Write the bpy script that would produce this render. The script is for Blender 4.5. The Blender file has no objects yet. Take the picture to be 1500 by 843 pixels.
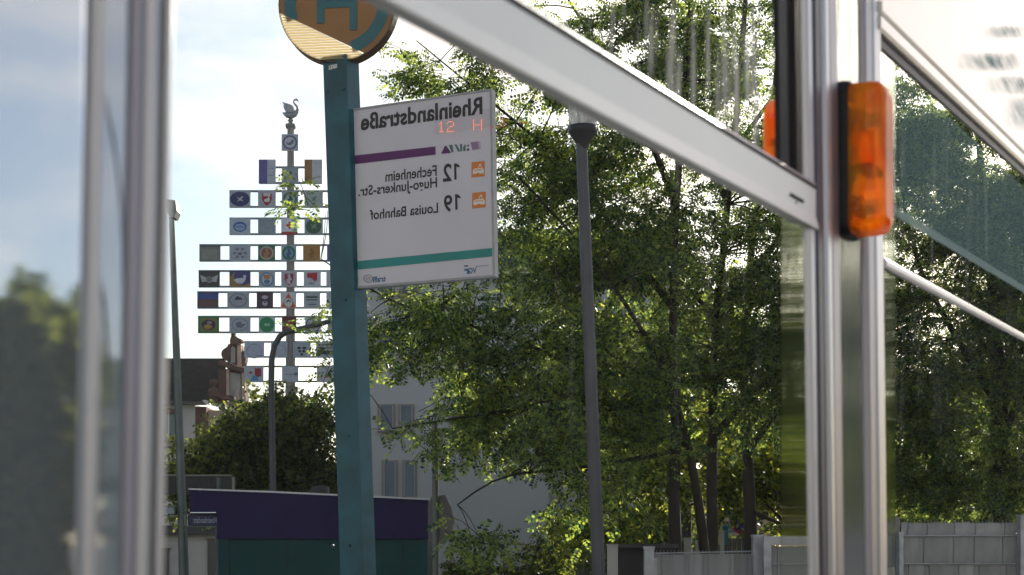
import bpy, bmesh, math, random
import numpy as np
from mathutils import Vector
random.seed(7)
RNG = np.random.default_rng(11)
SC = bpy.context.scene
COL = SC.collection
PI = math.pi

# ------------------------------------------------------------------ camera
F = 2083.0            # focal length in pixels of a 1500 px wide frame (50 mm on 36 mm)
HY = 800.0            # row of the horizon in that frame
ZC = 1.6              # eye height
cam_d = bpy.data.cameras.new('camera')
cam = bpy.data.objects.new('camera', cam_d)
COL.objects.link(cam)
cam.location = (0, 0, ZC)
cam.rotation_euler = (PI / 2, 0, 0)
cam_d.lens = 50
cam_d.sensor_width = 36
cam_d.shift_y = (HY - 421.5) / 1500
cam_d.clip_start = 0.02
cam_d.clip_end = 3000
cam_d.dof.use_dof = True
cam_d.dof.focus_distance = 10.5
cam_d.dof.aperture_fstop = 16
SC.camera = cam

# ------------------------------------------------------------------ sky, sun, exposure
SUN_AZ = math.radians(23)     # to the right of the view axis (+Y)
SUN_EL = math.radians(25)
w = bpy.data.worlds.new('World')
SC.world = w
w.use_nodes = True
nt = w.node_tree
nt.nodes.clear()
wo = nt.nodes.new('ShaderNodeOutputWorld')
bg = nt.nodes.new('ShaderNodeBackground')
sky = nt.nodes.new('ShaderNodeTexSky')
sky.sky_type = 'NISHITA'
sky.sun_disc = False
sky.sun_elevation = SUN_EL
sky.sun_rotation = SUN_AZ
sky.air_density = 1.0
sky.dust_density = 1.4
sky.ozone_density = 1.0
tc = nt.nodes.new('ShaderNodeTexCoord')
mp = nt.nodes.new('ShaderNodeMapping')
mp.inputs['Scale'].default_value = (1.6, 1.6, 4.2)
nz = nt.nodes.new('ShaderNodeTexNoise')
nz.inputs['Scale'].default_value = 3.1
nz.inputs['Detail'].default_value = 9
nz.inputs['Roughness'].default_value = 0.55
rp = nt.nodes.new('ShaderNodeValToRGB')
rp.color_ramp.elements[0].position = 0.44
rp.color_ramp.elements[1].position = 0.68
mx = nt.nodes.new('ShaderNodeMix')
mx.data_type = 'RGBA'
hs = nt.nodes.new('ShaderNodeHueSaturation')
hs.inputs['Saturation'].default_value = 0.85
CLOUD_GAIN = nt.nodes.new('ShaderNodeMix')
CLOUD_GAIN.data_type = 'RGBA'
CLOUD_GAIN.blend_type = 'MULTIPLY'
CLOUD_GAIN.inputs[0].default_value = 1.0
CLOUD_GAIN.inputs[7].default_value = (1.45, 1.27, 1.12, 1)
hs2 = nt.nodes.new('ShaderNodeHueSaturation')
hs2.inputs['Saturation'].default_value = 0.4
L = nt.links.new
L(tc.outputs['Generated'], mp.inputs['Vector'])
L(mp.outputs['Vector'], nz.inputs['Vector'])
L(nz.outputs['Fac'], rp.inputs['Fac'])
L(sky.outputs['Color'], hs.inputs['Color'])
L(sky.outputs['Color'], hs2.inputs['Color'])
L(hs2.outputs['Color'], CLOUD_GAIN.inputs[6])
L(rp.outputs['Color'], mx.inputs[0])
L(hs.outputs['Color'], mx.inputs[6])
L(CLOUD_GAIN.outputs[2], mx.inputs[7])
L(mx.outputs[2], bg.inputs['Color'])
bg.inputs['Strength'].default_value = 0.10
L(bg.outputs[0], wo.inputs['Surface'])

sd = bpy.data.lights.new('sun', 'SUN')
sd.energy = 4.8
sd.angle = math.radians(0.5)
sd.color = (1.0, 0.91, 0.78)
sun = bpy.data.objects.new('sun', sd)
COL.objects.link(sun)
to_sun = Vector((math.sin(SUN_AZ) * math.cos(SUN_EL), math.cos(SUN_AZ) * math.cos(SUN_EL), math.sin(SUN_EL)))
sun.rotation_euler = (-to_sun).to_track_quat('-Z', 'Y').to_euler()
sun.location = to_sun * 50

SC.view_settings.view_transform = 'Standard'
SC.view_settings.look = 'None'
SC.view_settings.exposure = 0.62
SC.view_settings.gamma = 1
SC.cycles.max_bounces = 10
SC.cycles.diffuse_bounces = 3
SC.cycles.transparent_max_bounces = 24
SC.cycles.transmission_bounces = 8
SC.cycles.caustics_reflective = False
SC.cycles.caustics_refractive = False
SC.cycles.sample_clamp_indirect = 6

# ------------------------------------------------------------------ materials
def srgb(r, g, b):
    def f(c):
        c /= 255.0
        return c / 12.92 if c <= 0.04045 else ((c + 0.055) / 1.055) ** 2.4
    return (f(r), f(g), f(b))

MATS = {}
def M(name, col, rough=0.6, metal=0.0, var=0.12, scale=6.0, bump=0.0, bscale=40.0, stretch=(1, 1, 1), spec=0.5, coat=0.0, translucent=0.0):
    """Principled surface whose colour wanders a little with noise, with optional fine relief."""
    if name in MATS:
        return MATS[name]
    m = bpy.data.materials.new(name)
    m.use_nodes = True
    t = m.node_tree
    p = t.nodes['Principled BSDF']
    p.inputs['Roughness'].default_value = rough
    p.inputs['Metallic'].default_value = metal
    p.inputs['Specular IOR Level'].default_value = spec
    p.inputs['Coat Weight'].default_value = coat
    c = t.nodes.new('ShaderNodeTexCoord')
    mpn = t.nodes.new('ShaderNodeMapping')
    mpn.inputs['Scale'].default_value = stretch
    t.links.new(c.outputs['Object'], mpn.inputs['Vector'])
    if var > 0:
        n = t.nodes.new('ShaderNodeTexNoise')
        n.inputs['Scale'].default_value = scale
        n.inputs['Detail'].default_value = 5
        r = t.nodes.new('ShaderNodeValToRGB')
        r.color_ramp.elements[0].position = 0.3
        r.color_ramp.elements[1].position = 0.7
        r.color_ramp.elements[0].color = tuple(max(0, v * (1 - var)) for v in col) + (1,)
        r.color_ramp.elements[1].color = tuple(min(1, v * (1 + var)) for v in col) + (1,)
        t.links.new(mpn.outputs['Vector'], n.inputs['Vector'])
        t.links.new(n.outputs['Fac'], r.inputs['Fac'])
        t.links.new(r.outputs['Color'], p.inputs['Base Color'])
    else:
        p.inputs['Base Color'].default_value = tuple(col) + (1,)
    if bump > 0:
        n2 = t.nodes.new('ShaderNodeTexNoise')
        n2.inputs['Scale'].default_value = bscale
        n2.inputs['Detail'].default_value = 4
        b = t.nodes.new('ShaderNodeBump')
        b.inputs['Strength'].default_value = bump
        b.inputs['Distance'].default_value = 0.01
        t.links.new(mpn.outputs['Vector'], n2.inputs['Vector'])
        t.links.new(n2.outputs['Fac'], b.inputs['Height'])
        t.links.new(b.outputs['Normal'], p.inputs['Normal'])
    if translucent > 0:
        tr = t.nodes.new('ShaderNodeBsdfTranslucent')
        tr.inputs['Color'].default_value = tuple(col) + (1,)
        ms = t.nodes.new('ShaderNodeMixShader')
        ms.inputs[0].default_value = translucent
        out = t.nodes['Material Output']
        t.links.new(p.outputs[0], ms.inputs[1])
        t.links.new(tr.outputs[0], ms.inputs[2])
        t.links.new(ms.outputs[0], out.inputs['Surface'])
    MATS[name] = m
    return m

def leaf_mat(name, dark, light, trans, tmix=0.5):
    m = bpy.data.materials.new(name)
    m.use_nodes = True
    t = m.node_tree
    p = t.nodes['Principled BSDF']
    p.inputs['Roughness'].default_value = 0.42
    p.inputs['Specular IOR Level'].default_value = 0.35
    g = t.nodes.new('ShaderNodeNewGeometry')
    r = t.nodes.new('ShaderNodeValToRGB')
    r.color_ramp.elements[0].color = dark + (1,)
    r.color_ramp.elements[1].color = light + (1,)
    t.links.new(g.outputs['Random Per Island'], r.inputs['Fac'])
    t.links.new(r.outputs['Color'], p.inputs['Base Color'])
    r2 = t.nodes.new('ShaderNodeValToRGB')
    r2.color_ramp.elements[0].color = (trans[0] * .10, trans[1] * .18, trans[2] * .5, 1)
    r2.color_ramp.elements[0].position = 0.2
    r2.color_ramp.elements[1].position = 0.75
    r2.color_ramp.elements[1].color = trans + (1,)
    t.links.new(g.outputs['Random Per Island'], r2.inputs['Fac'])
    tr = t.nodes.new('ShaderNodeBsdfTranslucent')
    t.links.new(r2.outputs['Color'], tr.inputs['Color'])
    ms = t.nodes.new('ShaderNodeMixShader')
    ms.inputs[0].default_value = tmix
    t.links.new(p.outputs[0], ms.inputs[1])
    t.links.new(tr.outputs[0], ms.inputs[2])
    t.links.new(ms.outputs[0], t.nodes['Material Output'].inputs['Surface'])
    return m

def emis(name, col, s):
    m = bpy.data.materials.new(name)
    m.use_nodes = True
    t = m.node_tree
    t.nodes.clear()
    e = t.nodes.new('ShaderNodeEmission')
    e.inputs['Color'].default_value = tuple(col) + (1,)
    e.inputs['Strength'].default_value = s
    o = t.nodes.new('ShaderNodeOutputMaterial')
    t.links.new(e.outputs[0], o.inputs['Surface'])
    return m

def clear_pane_mat(name, col=(0.93, 0.96, 0.95)):
    m = bpy.data.materials.new(name)
    m.use_nodes = True
    t = m.node_tree
    t.nodes.clear()
    e = t.nodes.new('ShaderNodeBsdfTransparent')
    e.inputs['Color'].default_value = tuple(col) + (1,)
    o = t.nodes.new('ShaderNodeOutputMaterial')
    t.links.new(e.outputs[0], o.inputs['Surface'])
    return m

def film_mat(name, col, alpha, stripes=None, fade=False, noise=None):
    """A thin layer one sees through: dirt, printed film. alpha = share of the layer that is opaque."""
    m = bpy.data.materials.new(name)
    m.use_nodes = True
    t = m.node_tree
    t.nodes.clear()
    o = t.nodes.new('ShaderNodeOutputMaterial')
    d = t.nodes.new('ShaderNodeBsdfDiffuse')
    d.inputs['Color'].default_value = tuple(col) + (1,)
    tl = t.nodes.new('ShaderNodeBsdfTranslucent')
    tl.inputs['Color'].default_value = tuple(col) + (1,)
    a = t.nodes.new('ShaderNodeMixShader')
    a.inputs[0].default_value = 0.5
    tr = t.nodes.new('ShaderNodeBsdfTransparent')
    ms = t.nodes.new('ShaderNodeMixShader')
    ms.inputs[0].default_value = alpha
    t.links.new(d.outputs[0], a.inputs[1])
    t.links.new(tl.outputs[0], a.inputs[2])
    t.links.new(tr.outputs[0], ms.inputs[1])
    t.links.new(a.outputs[0], ms.inputs[2])
    t.links.new(ms.outputs[0], o.inputs['Surface'])
    val = None
    def mul(x, y):
        k = t.nodes.new('ShaderNodeMath')
        k.operation = 'MULTIPLY'
        t.links.new(x, k.inputs[0])
        if isinstance(y, float):
            k.inputs[1].default_value = y
        else:
            t.links.new(y, k.inputs[1])
        return k.outputs[0]
    if fade:
        uv = t.nodes.new('ShaderNodeUVMap')
        sp = t.nodes.new('ShaderNodeSeparateXYZ')
        t.links.new(uv.outputs[0], sp.inputs[0])
        def bell(s):                     # 4x(1-x)
            k = t.nodes.new('ShaderNodeMath')
            k.operation = 'SUBTRACT'
            k.inputs[0].default_value = 1.0
            t.links.new(s, k.inputs[1])
            return mul(mul(s, k.outputs[0]), 4.0)
        val = mul(mul(bell(sp.outputs[0]), bell(sp.outputs[1])), float(alpha))
    if stripes:
        c = t.nodes.new('ShaderNodeTexCoord')
        wv = t.nodes.new('ShaderNodeTexWave')
        wv.inputs['Scale'].default_value = stripes
        wv.bands_direction = 'DIAGONAL'
        t.links.new(c.outputs['Object'], wv.inputs['Vector'])
        k = t.nodes.new('ShaderNodeMapRange')
        k.inputs['To Min'].default_value = alpha * 0.6
        k.inputs['To Max'].default_value = alpha * 1.3
        t.links.new(wv.outputs['Fac'], k.inputs['Value'])
        val = k.outputs[0]
    if noise:
        c = t.nodes.new('ShaderNodeTexCoord')
        mpn = t.nodes.new('ShaderNodeMapping')
        mpn.inputs['Scale'].default_value = noise
        t.links.new(c.outputs['Object'], mpn.inputs['Vector'])
        n = t.nodes.new('ShaderNodeTexNoise')
        n.inputs['Detail'].default_value = 6
        n.inputs['Scale'].default_value = 1
        t.links.new(mpn.outputs['Vector'], n.inputs['Vector'])
        k = t.nodes.new('ShaderNodeMapRange')
        k.inputs['From Min'].default_value = 0.35
        k.inputs['From Max'].default_value = 0.7
        k.inputs['To Min'].default_value = alpha * 0.3
        k.inputs['To Max'].default_value = alpha * 1.5
        t.links.new(n.outputs['Fac'], k.inputs['Value'])
        val = mul(val, k.outputs[0]) if val is not None else k.outputs[0]
    if val is not None:
        t.links.new(val, ms.inputs[0])
    return m

def wavy_glass_mat(name, col, rough, ior=1.12, stretch=(400, 400, 8), strength=0.6, dist=0.002, veil=0.0):
    m = bpy.data.materials.new(name)
    m.use_nodes = True
    t = m.node_tree
    t.nodes.clear()
    o = t.nodes.new('ShaderNodeOutputMaterial')
    g = t.nodes.new('ShaderNodeBsdfRefraction')
    g.inputs['Color'].default_value = tuple(col) + (1,)
    g.inputs['Roughness'].default_value = rough
    g.inputs['IOR'].default_value = ior
    c = t.nodes.new('ShaderNodeTexCoord')
    mpn = t.nodes.new('ShaderNodeMapping')
    mpn.inputs['Scale'].default_value = stretch
    n = t.nodes.new('ShaderNodeTexNoise')
    n.inputs['Scale'].default_value = 1
    n.inputs['Detail'].default_value = 2
    b = t.nodes.new('ShaderNodeBump')
    b.inputs['Strength'].default_value = strength
    b.inputs['Distance'].default_value = dist
    t.links.new(c.outputs['Object'], mpn.inputs['Vector'])
    t.links.new(mpn.outputs['Vector'], n.inputs['Vector'])
    t.links.new(n.outputs['Fac'], b.inputs['Height'])
    t.links.new(b.outputs['Normal'], g.inputs['Normal'])
    if veil:
        d = t.nodes.new('ShaderNodeBsdfTranslucent'); d.inputs['Color'].default_value = (0.64, 0.73, 0.76, 1)
        e = t.nodes.new('ShaderNodeBsdfDiffuse'); e.inputs['Color'].default_value = (0.64, 0.73, 0.76, 1)
        a = t.nodes.new('ShaderNodeMixShader'); a.inputs[0].default_value = 0.5
        ms = t.nodes.new('ShaderNodeMixShader'); ms.inputs[0].default_value = veil
        t.links.new(d.outputs[0], a.inputs[1]); t.links.new(e.outputs[0], a.inputs[2])
        t.links.new(g.outputs[0], ms.inputs[1]); t.links.new(a.outputs[0], ms.inputs[2])
        t.links.new(ms.outputs[0], o.inputs['Surface'])
    else:
        t.links.new(g.outputs[0], o.inputs['Surface'])
    return m

# ------------------------------------------------------------------ geometry helpers
def P(X, Y, D):
    """The place at depth D seen at pixel X, Y of the 1500 x 843 frame."""
    return Vector(((X - 750) / F * D, D, ZC + (HY - Y) / F * D))
def PX(X, D): return (X - 750) / F * D
def PZ(Y, D): return ZC + (HY - Y) / F * D

ORG = {}
class MB:
    def __init__(s):
        s.v, s.f, s.m, s.sm = [], [], [], []
    def face(s, pts, mi=0, smooth=False):
        b = len(s.v)
        s.v += [tuple(p) for p in pts]
        s.f.append(tuple(range(b, b + len(pts))))
        s.m.append(mi); s.sm.append(smooth)
    def add(s, verts, faces, mi=0, smooth=False):
        b = len(s.v)
        s.v += [tuple(p) for p in verts]
        for f in faces:
            s.f.append(tuple(b + i for i in f)); s.m.append(mi); s.sm.append(smooth)
    def prism(s, front, off, mi=0):
        """polygon of 3D points extruded by the vector off"""
        off = Vector(off); n = len(front)
        a = [Vector(p) for p in front]
        v = a + [p + off for p in a]
        # orientation
        nn = Vector((0, 0, 0))
        for i in range(n):
            nn += a[i].cross(a[(i + 1) % n])
        flip = nn.dot(off) > 0
        f = [tuple(range(n)), tuple(range(2 * n - 1, n - 1, -1))]
        for i in range(n):
            j = (i + 1) % n
            f.append((i, i + n, j + n, j))
        if flip:
            f = [tuple(reversed(q)) for q in f]
        s.add(v, f, mi)
    def box(s, x0, x1, y0, y1, z0, z1, mi=0):
        s.prism([(x0, y0, z0), (x1, y0, z0), (x1, y0, z1), (x0, y0, z1)], (0, y1 - y0, 0), mi)
    def tube(s, pts, radii, n=10, mi=0, caps=True, smooth=True):
        pts = [Vector(p) for p in pts]
        if not isinstance(radii, (list, tuple)):
            radii = [radii] * len(pts)
        rings = []
        ref = None
        for i, p in enumerate(pts):
            d = (pts[min(i + 1, len(pts) - 1)] - pts[max(i - 1, 0)])
            d = d.normalized() if d.length > 1e-9 else Vector((0, 0, 1))
            if ref is None:
                ref = Vector((1, 0, 0)) if abs(d.x) < 0.9 else Vector((0, 1, 0))
            a = (ref - d * ref.dot(d))
            a = a.normalized() if a.length > 1e-6 else d.orthogonal().normalized()
            ref = a
            b = d.cross(a)
            rings.append([p + (a * math.cos(2 * PI * k / n) + b * math.sin(2 * PI * k / n)) * radii[i] for k in range(n)])
        v = [q for r in rings for q in r]
        f = []
        for i in range(len(rings) - 1):
            for k in range(n):
                k2 = (k + 1) % n
                f.append((i * n + k, i * n + k2, (i + 1) * n + k2, (i + 1) * n + k))
        s.add(v, f, mi, smooth)
        if caps:
            s.face(list(reversed(rings[0])), mi); s.face(rings[-1], mi)
    def lathe(s, c, prof, n=20, mi=0, smooth=True):
        """prof: (radius, z) pairs turned about a vertical axis at c"""
        c = Vector(c)
        v = [c + Vector((r * math.cos(2 * PI * k / n), r * math.sin(2 * PI * k / n), z)) for r, z in prof for k in range(n)]
        f = []
        for i in range(len(prof) - 1):
            for k in range(n):
                k2 = (k + 1) % n
                f.append((i * n + k, i * n + k2, (i + 1) * n + k2, (i + 1) * n + k))
        s.add(v, f, mi, smooth)
    def build(s, name, mat, parent=None, kind=None, label=None):
        me = bpy.data.meshes.new(name)
        o3 = ORG.get(parent.name, Vector((0, 0, 0))) if parent else Vector((0, 0, 0))
        me.from_pydata([(x - o3.x, y - o3.y, z - o3.z) for x, y, z in s.v], [], s.f)
        mats = mat if isinstance(mat, (list, tuple)) else [mat]
        for mm in mats:
            me.materials.append(mm)
        me.polygons.foreach_set('material_index', s.m)
        me.polygons.foreach_set('use_smooth', s.sm)
        me.update()
        o = bpy.data.objects.new(name, me)
        COL.objects.link(o)
        if parent:
            o.parent = parent
            ORG[o.name] = o3
        if kind: o['kind'] = kind
        if label: o['label'] = label
        return o

def thing(name, loc, label, cat, group=None):
    o = bpy.data.objects.new(name, None)
    COL.objects.link(o)
    o.location = loc
    o.empty_display_size = 0.1
    ORG[o.name] = Vector(loc)
    o['label'] = label; o['category'] = cat
    if group: o['group'] = group
    return o

UNIT = {}
def piece(name, parent, x0, x1, y0, y1, z0, z1, mat):
    """alike rectangular pieces share one unit-cube mesh per material"""
    if mat.name not in UNIT:
        b = MB(); b.box(-.5, .5, -.5, .5, -.5, .5)
        t = b.build('unit', mat)
        UNIT[mat.name] = t.data
        t.data.name = name
        bpy.data.objects.remove(t)
    o = bpy.data.objects.new(name, UNIT[mat.name])
    COL.objects.link(o)
    o3 = ORG.get(parent.name, Vector((0, 0, 0)))
    o.parent = parent
    o.location = Vector(((x0 + x1) / 2, (y0 + y1) / 2, (z0 + z1) / 2)) - o3
    o.scale = (abs(x1 - x0), abs(y1 - y0), abs(z1 - z0))
    ORG[o.name] = o3
    return o

def pxbox(mb, X0, Y0, X1, Y1, D, depth, mi=0):
    mb.box(PX(X0, D), PX(X1, D), D, D + depth, PZ(Y1, D), PZ(Y0, D), mi)
def pxpoly(mb, pts, D, depth, mi=0):
    mb.prism([P(x, y, D) for x, y in pts], (0, depth, 0), mi)

# text: outlines of the built-in font as triangles, x mirrored
TXT = {}
def text_geo(s, bold=0.0):
    k = (s, bold)
    if k not in TXT:
        c = bpy.data.curves.new('txt', 'FONT')
        c.body = s; c.size = 1; c.offset = bold; c.resolution_u = 3
        o = bpy.data.objects.new('txt', c)
        COL.objects.link(o)
        bpy.context.view_layer.update()
        me = o.evaluated_get(bpy.context.evaluated_depsgraph_get()).to_mesh()
        v = [(q.co.x, q.co.y) for q in me.vertices]
        f = [tuple(p.vertices) for p in me.polygons]
        bpy.data.objects.remove(o)
        TXT[k] = (v, f)
    return TXT[k]
CAP = max(y for x, y in text_geo('H')[0])

class Face:
    """An upright flat face through p0 with horizontal unit direction e and normal n towards the viewer."""
    def __init__(s, p0, e):
        s.p0 = Vector(p0); s.e = Vector(e).normalized(); s.n = Vector((s.e.y, -s.e.x, 0)); s.up = Vector((0, 0, 1))
    def at(s, X, Y):
        d = P(X, Y, 1.0) - Vector((0, 0, ZC))
        t = (s.p0 - Vector((0, 0, ZC))).dot(s.n) / d.dot(s.n)
        q = Vector((0, 0, ZC)) + d * t - s.p0
        return q.dot(s.e), q.z
    def w(s, a, h, o=0.0):
        return s.p0 + s.e * a + s.up * h + s.n * o
    def sheet(s, mb, pts, o, mi=0):
        mb.face([s.w(a, h, o) for a, h in pts], mi)
    def text(s, mb, string, X0, X1, Yt, Yb, o, bold=0.02, mi=0, mirror=True):
        a0, _ = s.at(X0, Yb); a1, hb = s.at(X1, Yb); _, ht = s.at(X1, Yt)
        v, f = text_geo(string, bold)
        x0 = min(p[0] for p in v); x1 = max(p[0] for p in v)
        k = (a1 - a0) / (x1 - x0); kh = (ht - hb) / CAP
        pts = []
        for x, y in v:
            xx = (x1 - x) if mirror else (x - x0)
            pts.append(s.w(a0 + xx * k, hb + y * kh, o))
        mb.add(pts, [tuple(reversed(q)) if mirror else q for q in f], mi)

# common materials
alu = M('aluminium', (0.44, 0.45, 0.48), 0.38, 0.8, 0.06, 30, 0.05, 300, (1, 1, 0.05))
alu_white = M('bar_paint', (0.78, 0.81, 0.81), 0.42, 0.2, 0.03, 14)
alu_dull = M('dull_aluminium', (0.28, 0.28, 0.31), 0.42, 0.7, 0.15, 20, 0.08, 120, (1, 1, 0.05))
rubber = M('black_rubber', (0.014, 0.014, 0.018), 0.6, 0, 0.2, 30, spec=0.25)
dark_gap = M('dark_gap', (0.015, 0.015, 0.02), 0.7, 0, 0)
steel_blue = M('dark_profile', (0.035, 0.037, 0.06), 0.4, 0.0, 0.1, 20, spec=0.35)
white_panel = M('white_panel', (0.85, 0.84, 0.82), 0.3, 0.25, 0.03, 8)
galv = M('galvanised', (0.36, 0.37, 0.40), 0.5, 0.5, 0.25, 9, 0.15, 30)
concrete = M('concrete', (0.40, 0.39, 0.37), 0.85, 0, 0.15, 5, 0.2, 40)
slat_grey = M('slat_plastic', (0.27, 0.275, 0.285), 0.5, 0, 0.22, 1.1)
teal_paint = M('teal_paint', (0.008, 0.078, 0.110), 0.42, 0, 0.3, 9, 0.03, 60)
lamp_grey = M('lamp_grey', (0.085, 0.085, 0.10), 0.5, 0.3, 0.12, 5)
pole_grey = M('pole_grey', (0.16, 0.18, 0.17), 0.5, 0.4, 0.12, 5)

_t = slat_grey.node_tree; _p = _t.nodes['Principled BSDF']; _oi = _t.nodes.new('ShaderNodeObjectInfo'); _mr = _t.nodes.new('ShaderNodeMapRange')
_mr.inputs['To Min'].default_value = 0.78; _mr.inputs['To Max'].default_value = 1.15
_hv = _t.nodes.new('ShaderNodeHueSaturation'); _src = _p.inputs['Base Color'].links[0].from_socket
_t.links.new(_oi.outputs['Random'], _mr.inputs['Value']); _t.links.new(_mr.outputs[0], _hv.inputs['Value']); _t.links.new(_src, _hv.inputs['Color']); _t.links.new(_hv.outputs[0], _p.inputs['Base Color'])

#GROUND
def ground():
    b = MB(); b.face([(-600, -60, 0), (700, -60, 0), (700, 1500, 0), (-600, 1500, 0)])
    b.build('ground', M('asphalt', (0.055, 0.055, 0.056), 0.9, 0, 0.2, 3, 0.3, 120), kind='structure')
    b = MB(); b.box(-14, 16, 9.5, 15.5, 0.004, 0.13)
    b.build('pavement', M('paving', (0.24, 0.23, 0.22), 0.85, 0, 0.15, 2, 0.2, 30), kind='structure')
    b = MB(); b.box(-14, 16, 9.35, 9.5, 0.0, 0.14)
    b.build('kerb', concrete, kind='structure')
    b = MB(); b.box(-14, 16, 2.8, 8.6, 0.004, 0.22)
    b.build('tram_platform', M('platform', (0.36, 0.35, 0.34), 0.85, 0, 0.12, 3, 0.2, 40), kind='structure')
ground()

# ------------------------------------------------------------------ the tram side
TP0 = Vector((0.265, 1.14, 0)); TE = Vector((0.478, 0.878, 0)); TN = Vector((0.878, -0.478, 0))
def sX(X, o=0.0):
    u = (X - 750) / F
    return (u * (1.14 - .478 * o) - .265 - .878 * o) / (.478 - .878 * u)
def TW(s, o, h, k=0.0):
    q = TP0 + TE * s + TN * o
    return Vector((q.x, q.y, ZC + h + .048 * q.y))
def hY(X, Y, o=0.0):
    q = TP0 + TE * sX(X, o) + TN * o
    return (700 - Y) / F * q.y
tram = thing('tram', (TP0.x, TP0.y, 0), 'silver tram side with large windows and an orange marker light', 'tram')

def rail(name, prof, s0, s1, mat, slope=0.0, parent=tram, label=None, ref=0.098):
    """profile of (o, h) points run along the tram; materials listed per side of the profile"""
    b = MB(); n = len(prof)
    A = [TW(s0, o, h + slope * (s0 - ref)) for o, h in prof]; B = [TW(s1, o, h + slope * (s1 - ref)) for o, h in prof]
    b.add(A + B, [(i, (i + 1) % n, (i + 1) % n + n, i + n) for i in range(n)] + [tuple(range(n - 1, -1, -1)), tuple(range(n, 2 * n))])
    o = b.build(name, mat, parent, label=label)
    fix_normals(o); return o
def fix_normals(o):
    bm = bmesh.new(); bm.from_mesh(o.data); bmesh.ops.recalc_face_normals(bm, faces=bm.faces); bm.to_mesh(o.data); bm.free()
def post(name, prof, h0, h1, mat, k=0.0, hr=0.143, parent=tram, smooth=False, label=None):
    b = MB(); n = len(prof)
    A = [TW(s + k * (h0 - hr), o, h0) for s, o in prof]; B = [TW(s + k * (h1 - hr), o, h1) for s, o in prof]
    b.add(A + B, [(i, (i + 1) % n, (i + 1) % n + n, i + n) for i in range(n)], smooth=smooth)
    b.face(A); b.face(B)
    o = b.build(name, mat, parent, label=label)
    fix_normals(o); return o
def rnd(sa, sb, o0, o1, n=5):
    """a strip with rounded outer corners, from sa to sb, standing from o0 to o1"""
    r = min((sb - sa) * 0.45, (o1 - o0) * 0.9)
    pts = [(sa, o0)]
    for i in range(n + 1):
        t = PI / 2 * i / n
        pts.append((sa + r - r * math.cos(t), o1 - r + r * math.sin(t)))
    for i in range(n + 1):
        t = PI / 2 * (1 - i / n)
        pts.append((sb - r + r * math.cos(t), o1 - r + r * math.sin(t)))
    return pts + [(sb, o0)]

H0, H1 = -0.9, 0.62
KR, KL = -0.047, 0.026
sPost0, sPost1 = sX(1186), sX(1292)
sL0, sL1 = sX(128), sX(246)
# main bar between the upper and the lower pane
sa, sb = sL1 - 0.003, sPost0 - 0.001
rail('window_bar', [(-.001, .1845), (.0068, .1845), (.0072, .1855), (.0068, .1870), (.0050, .1945), (.0050, .2143), (-.001, .2143)], sa, sb, alu_white)
rail('bar_gap', [(-.001, .2143), (.0054, .2143), (.0056, .2166), (-.001, .2166)], sa, sb, dark_gap)
rail('bar_lip', [(-.001, .2166), (.0050, .2166), (.0054, .2172), (.0045, .2190), (-.001, .2186)], sa, sb, alu)
b = MB(); s0 = sX(1157, .005); s1 = sX(1176, .005)
b.prism([TW(s0, .0053, .1985), TW(s1, .0053, .1985), TW(s1, .0053, .2008), TW(s0, .0053, .2008)], TN * 0.0006)
b.build('slot', dark_gap, tram)
for Xs, hs_ in ((1166, .1965),):
    b = MB(); q_ = TW(sX(Xs, .005), .005, hs_)
    b.tube([q_ - TN * .0005, q_ + TN * .0006, q_ + TN * .0010], [.0009, .0009, .0005], 12); b.build('screw', alu_dull, tram)
# right post
def strip(X0, X1, o0, o1, mat, name='post_strip', h0=H0, h1=H1, k=KR, r=True):
    a, c = sX(X0, o1 * .6), sX(X1, o1 * .6)
    return post(name, rnd(a, c, o0, o1) if r else [(a, o0), (a, o1), (c, o1), (c, o0)], h0, h1, mat, k, smooth=False)
strip(1184, 1194, -.001, .004, alu)
strip(1193, 1207, -.001, .0055, steel_blue)
strip(1205, 1217, -.001, .0075, alu)
strip(1216, 1230, -.001, .004, alu_dull)
strip(1268, 1284, -.001, .005, alu_dull)
strip(1279, 1293, -.001, .006, alu)
# narrow glazed strip of the post
wg_post = wavy_glass_mat('strip_glass', (0.80, 0.82, 0.82), 0.16, 1.10, (60, 60, 10), 0.3, 0.002, veil=0.12)
post('post_glass', [(sX(1229), -.006), (sX(1229), -.001), (sX(1269), -.001), (sX(1269), -.006)], H0, H1, wg_post, KR)
# black end frame of the sliding sash
for X0, X1, o in ((1146, 1158, -.004), (1158, 1170, -.008), (1170, 1185, -.003)):
    post('sash_frame', [(sX(X0, o), o - .004), (sX(X0, o), o), (sX(X1, o), o), (sX(X1, o), o - .004)], .2186, H1, rubber, KR)
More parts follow.
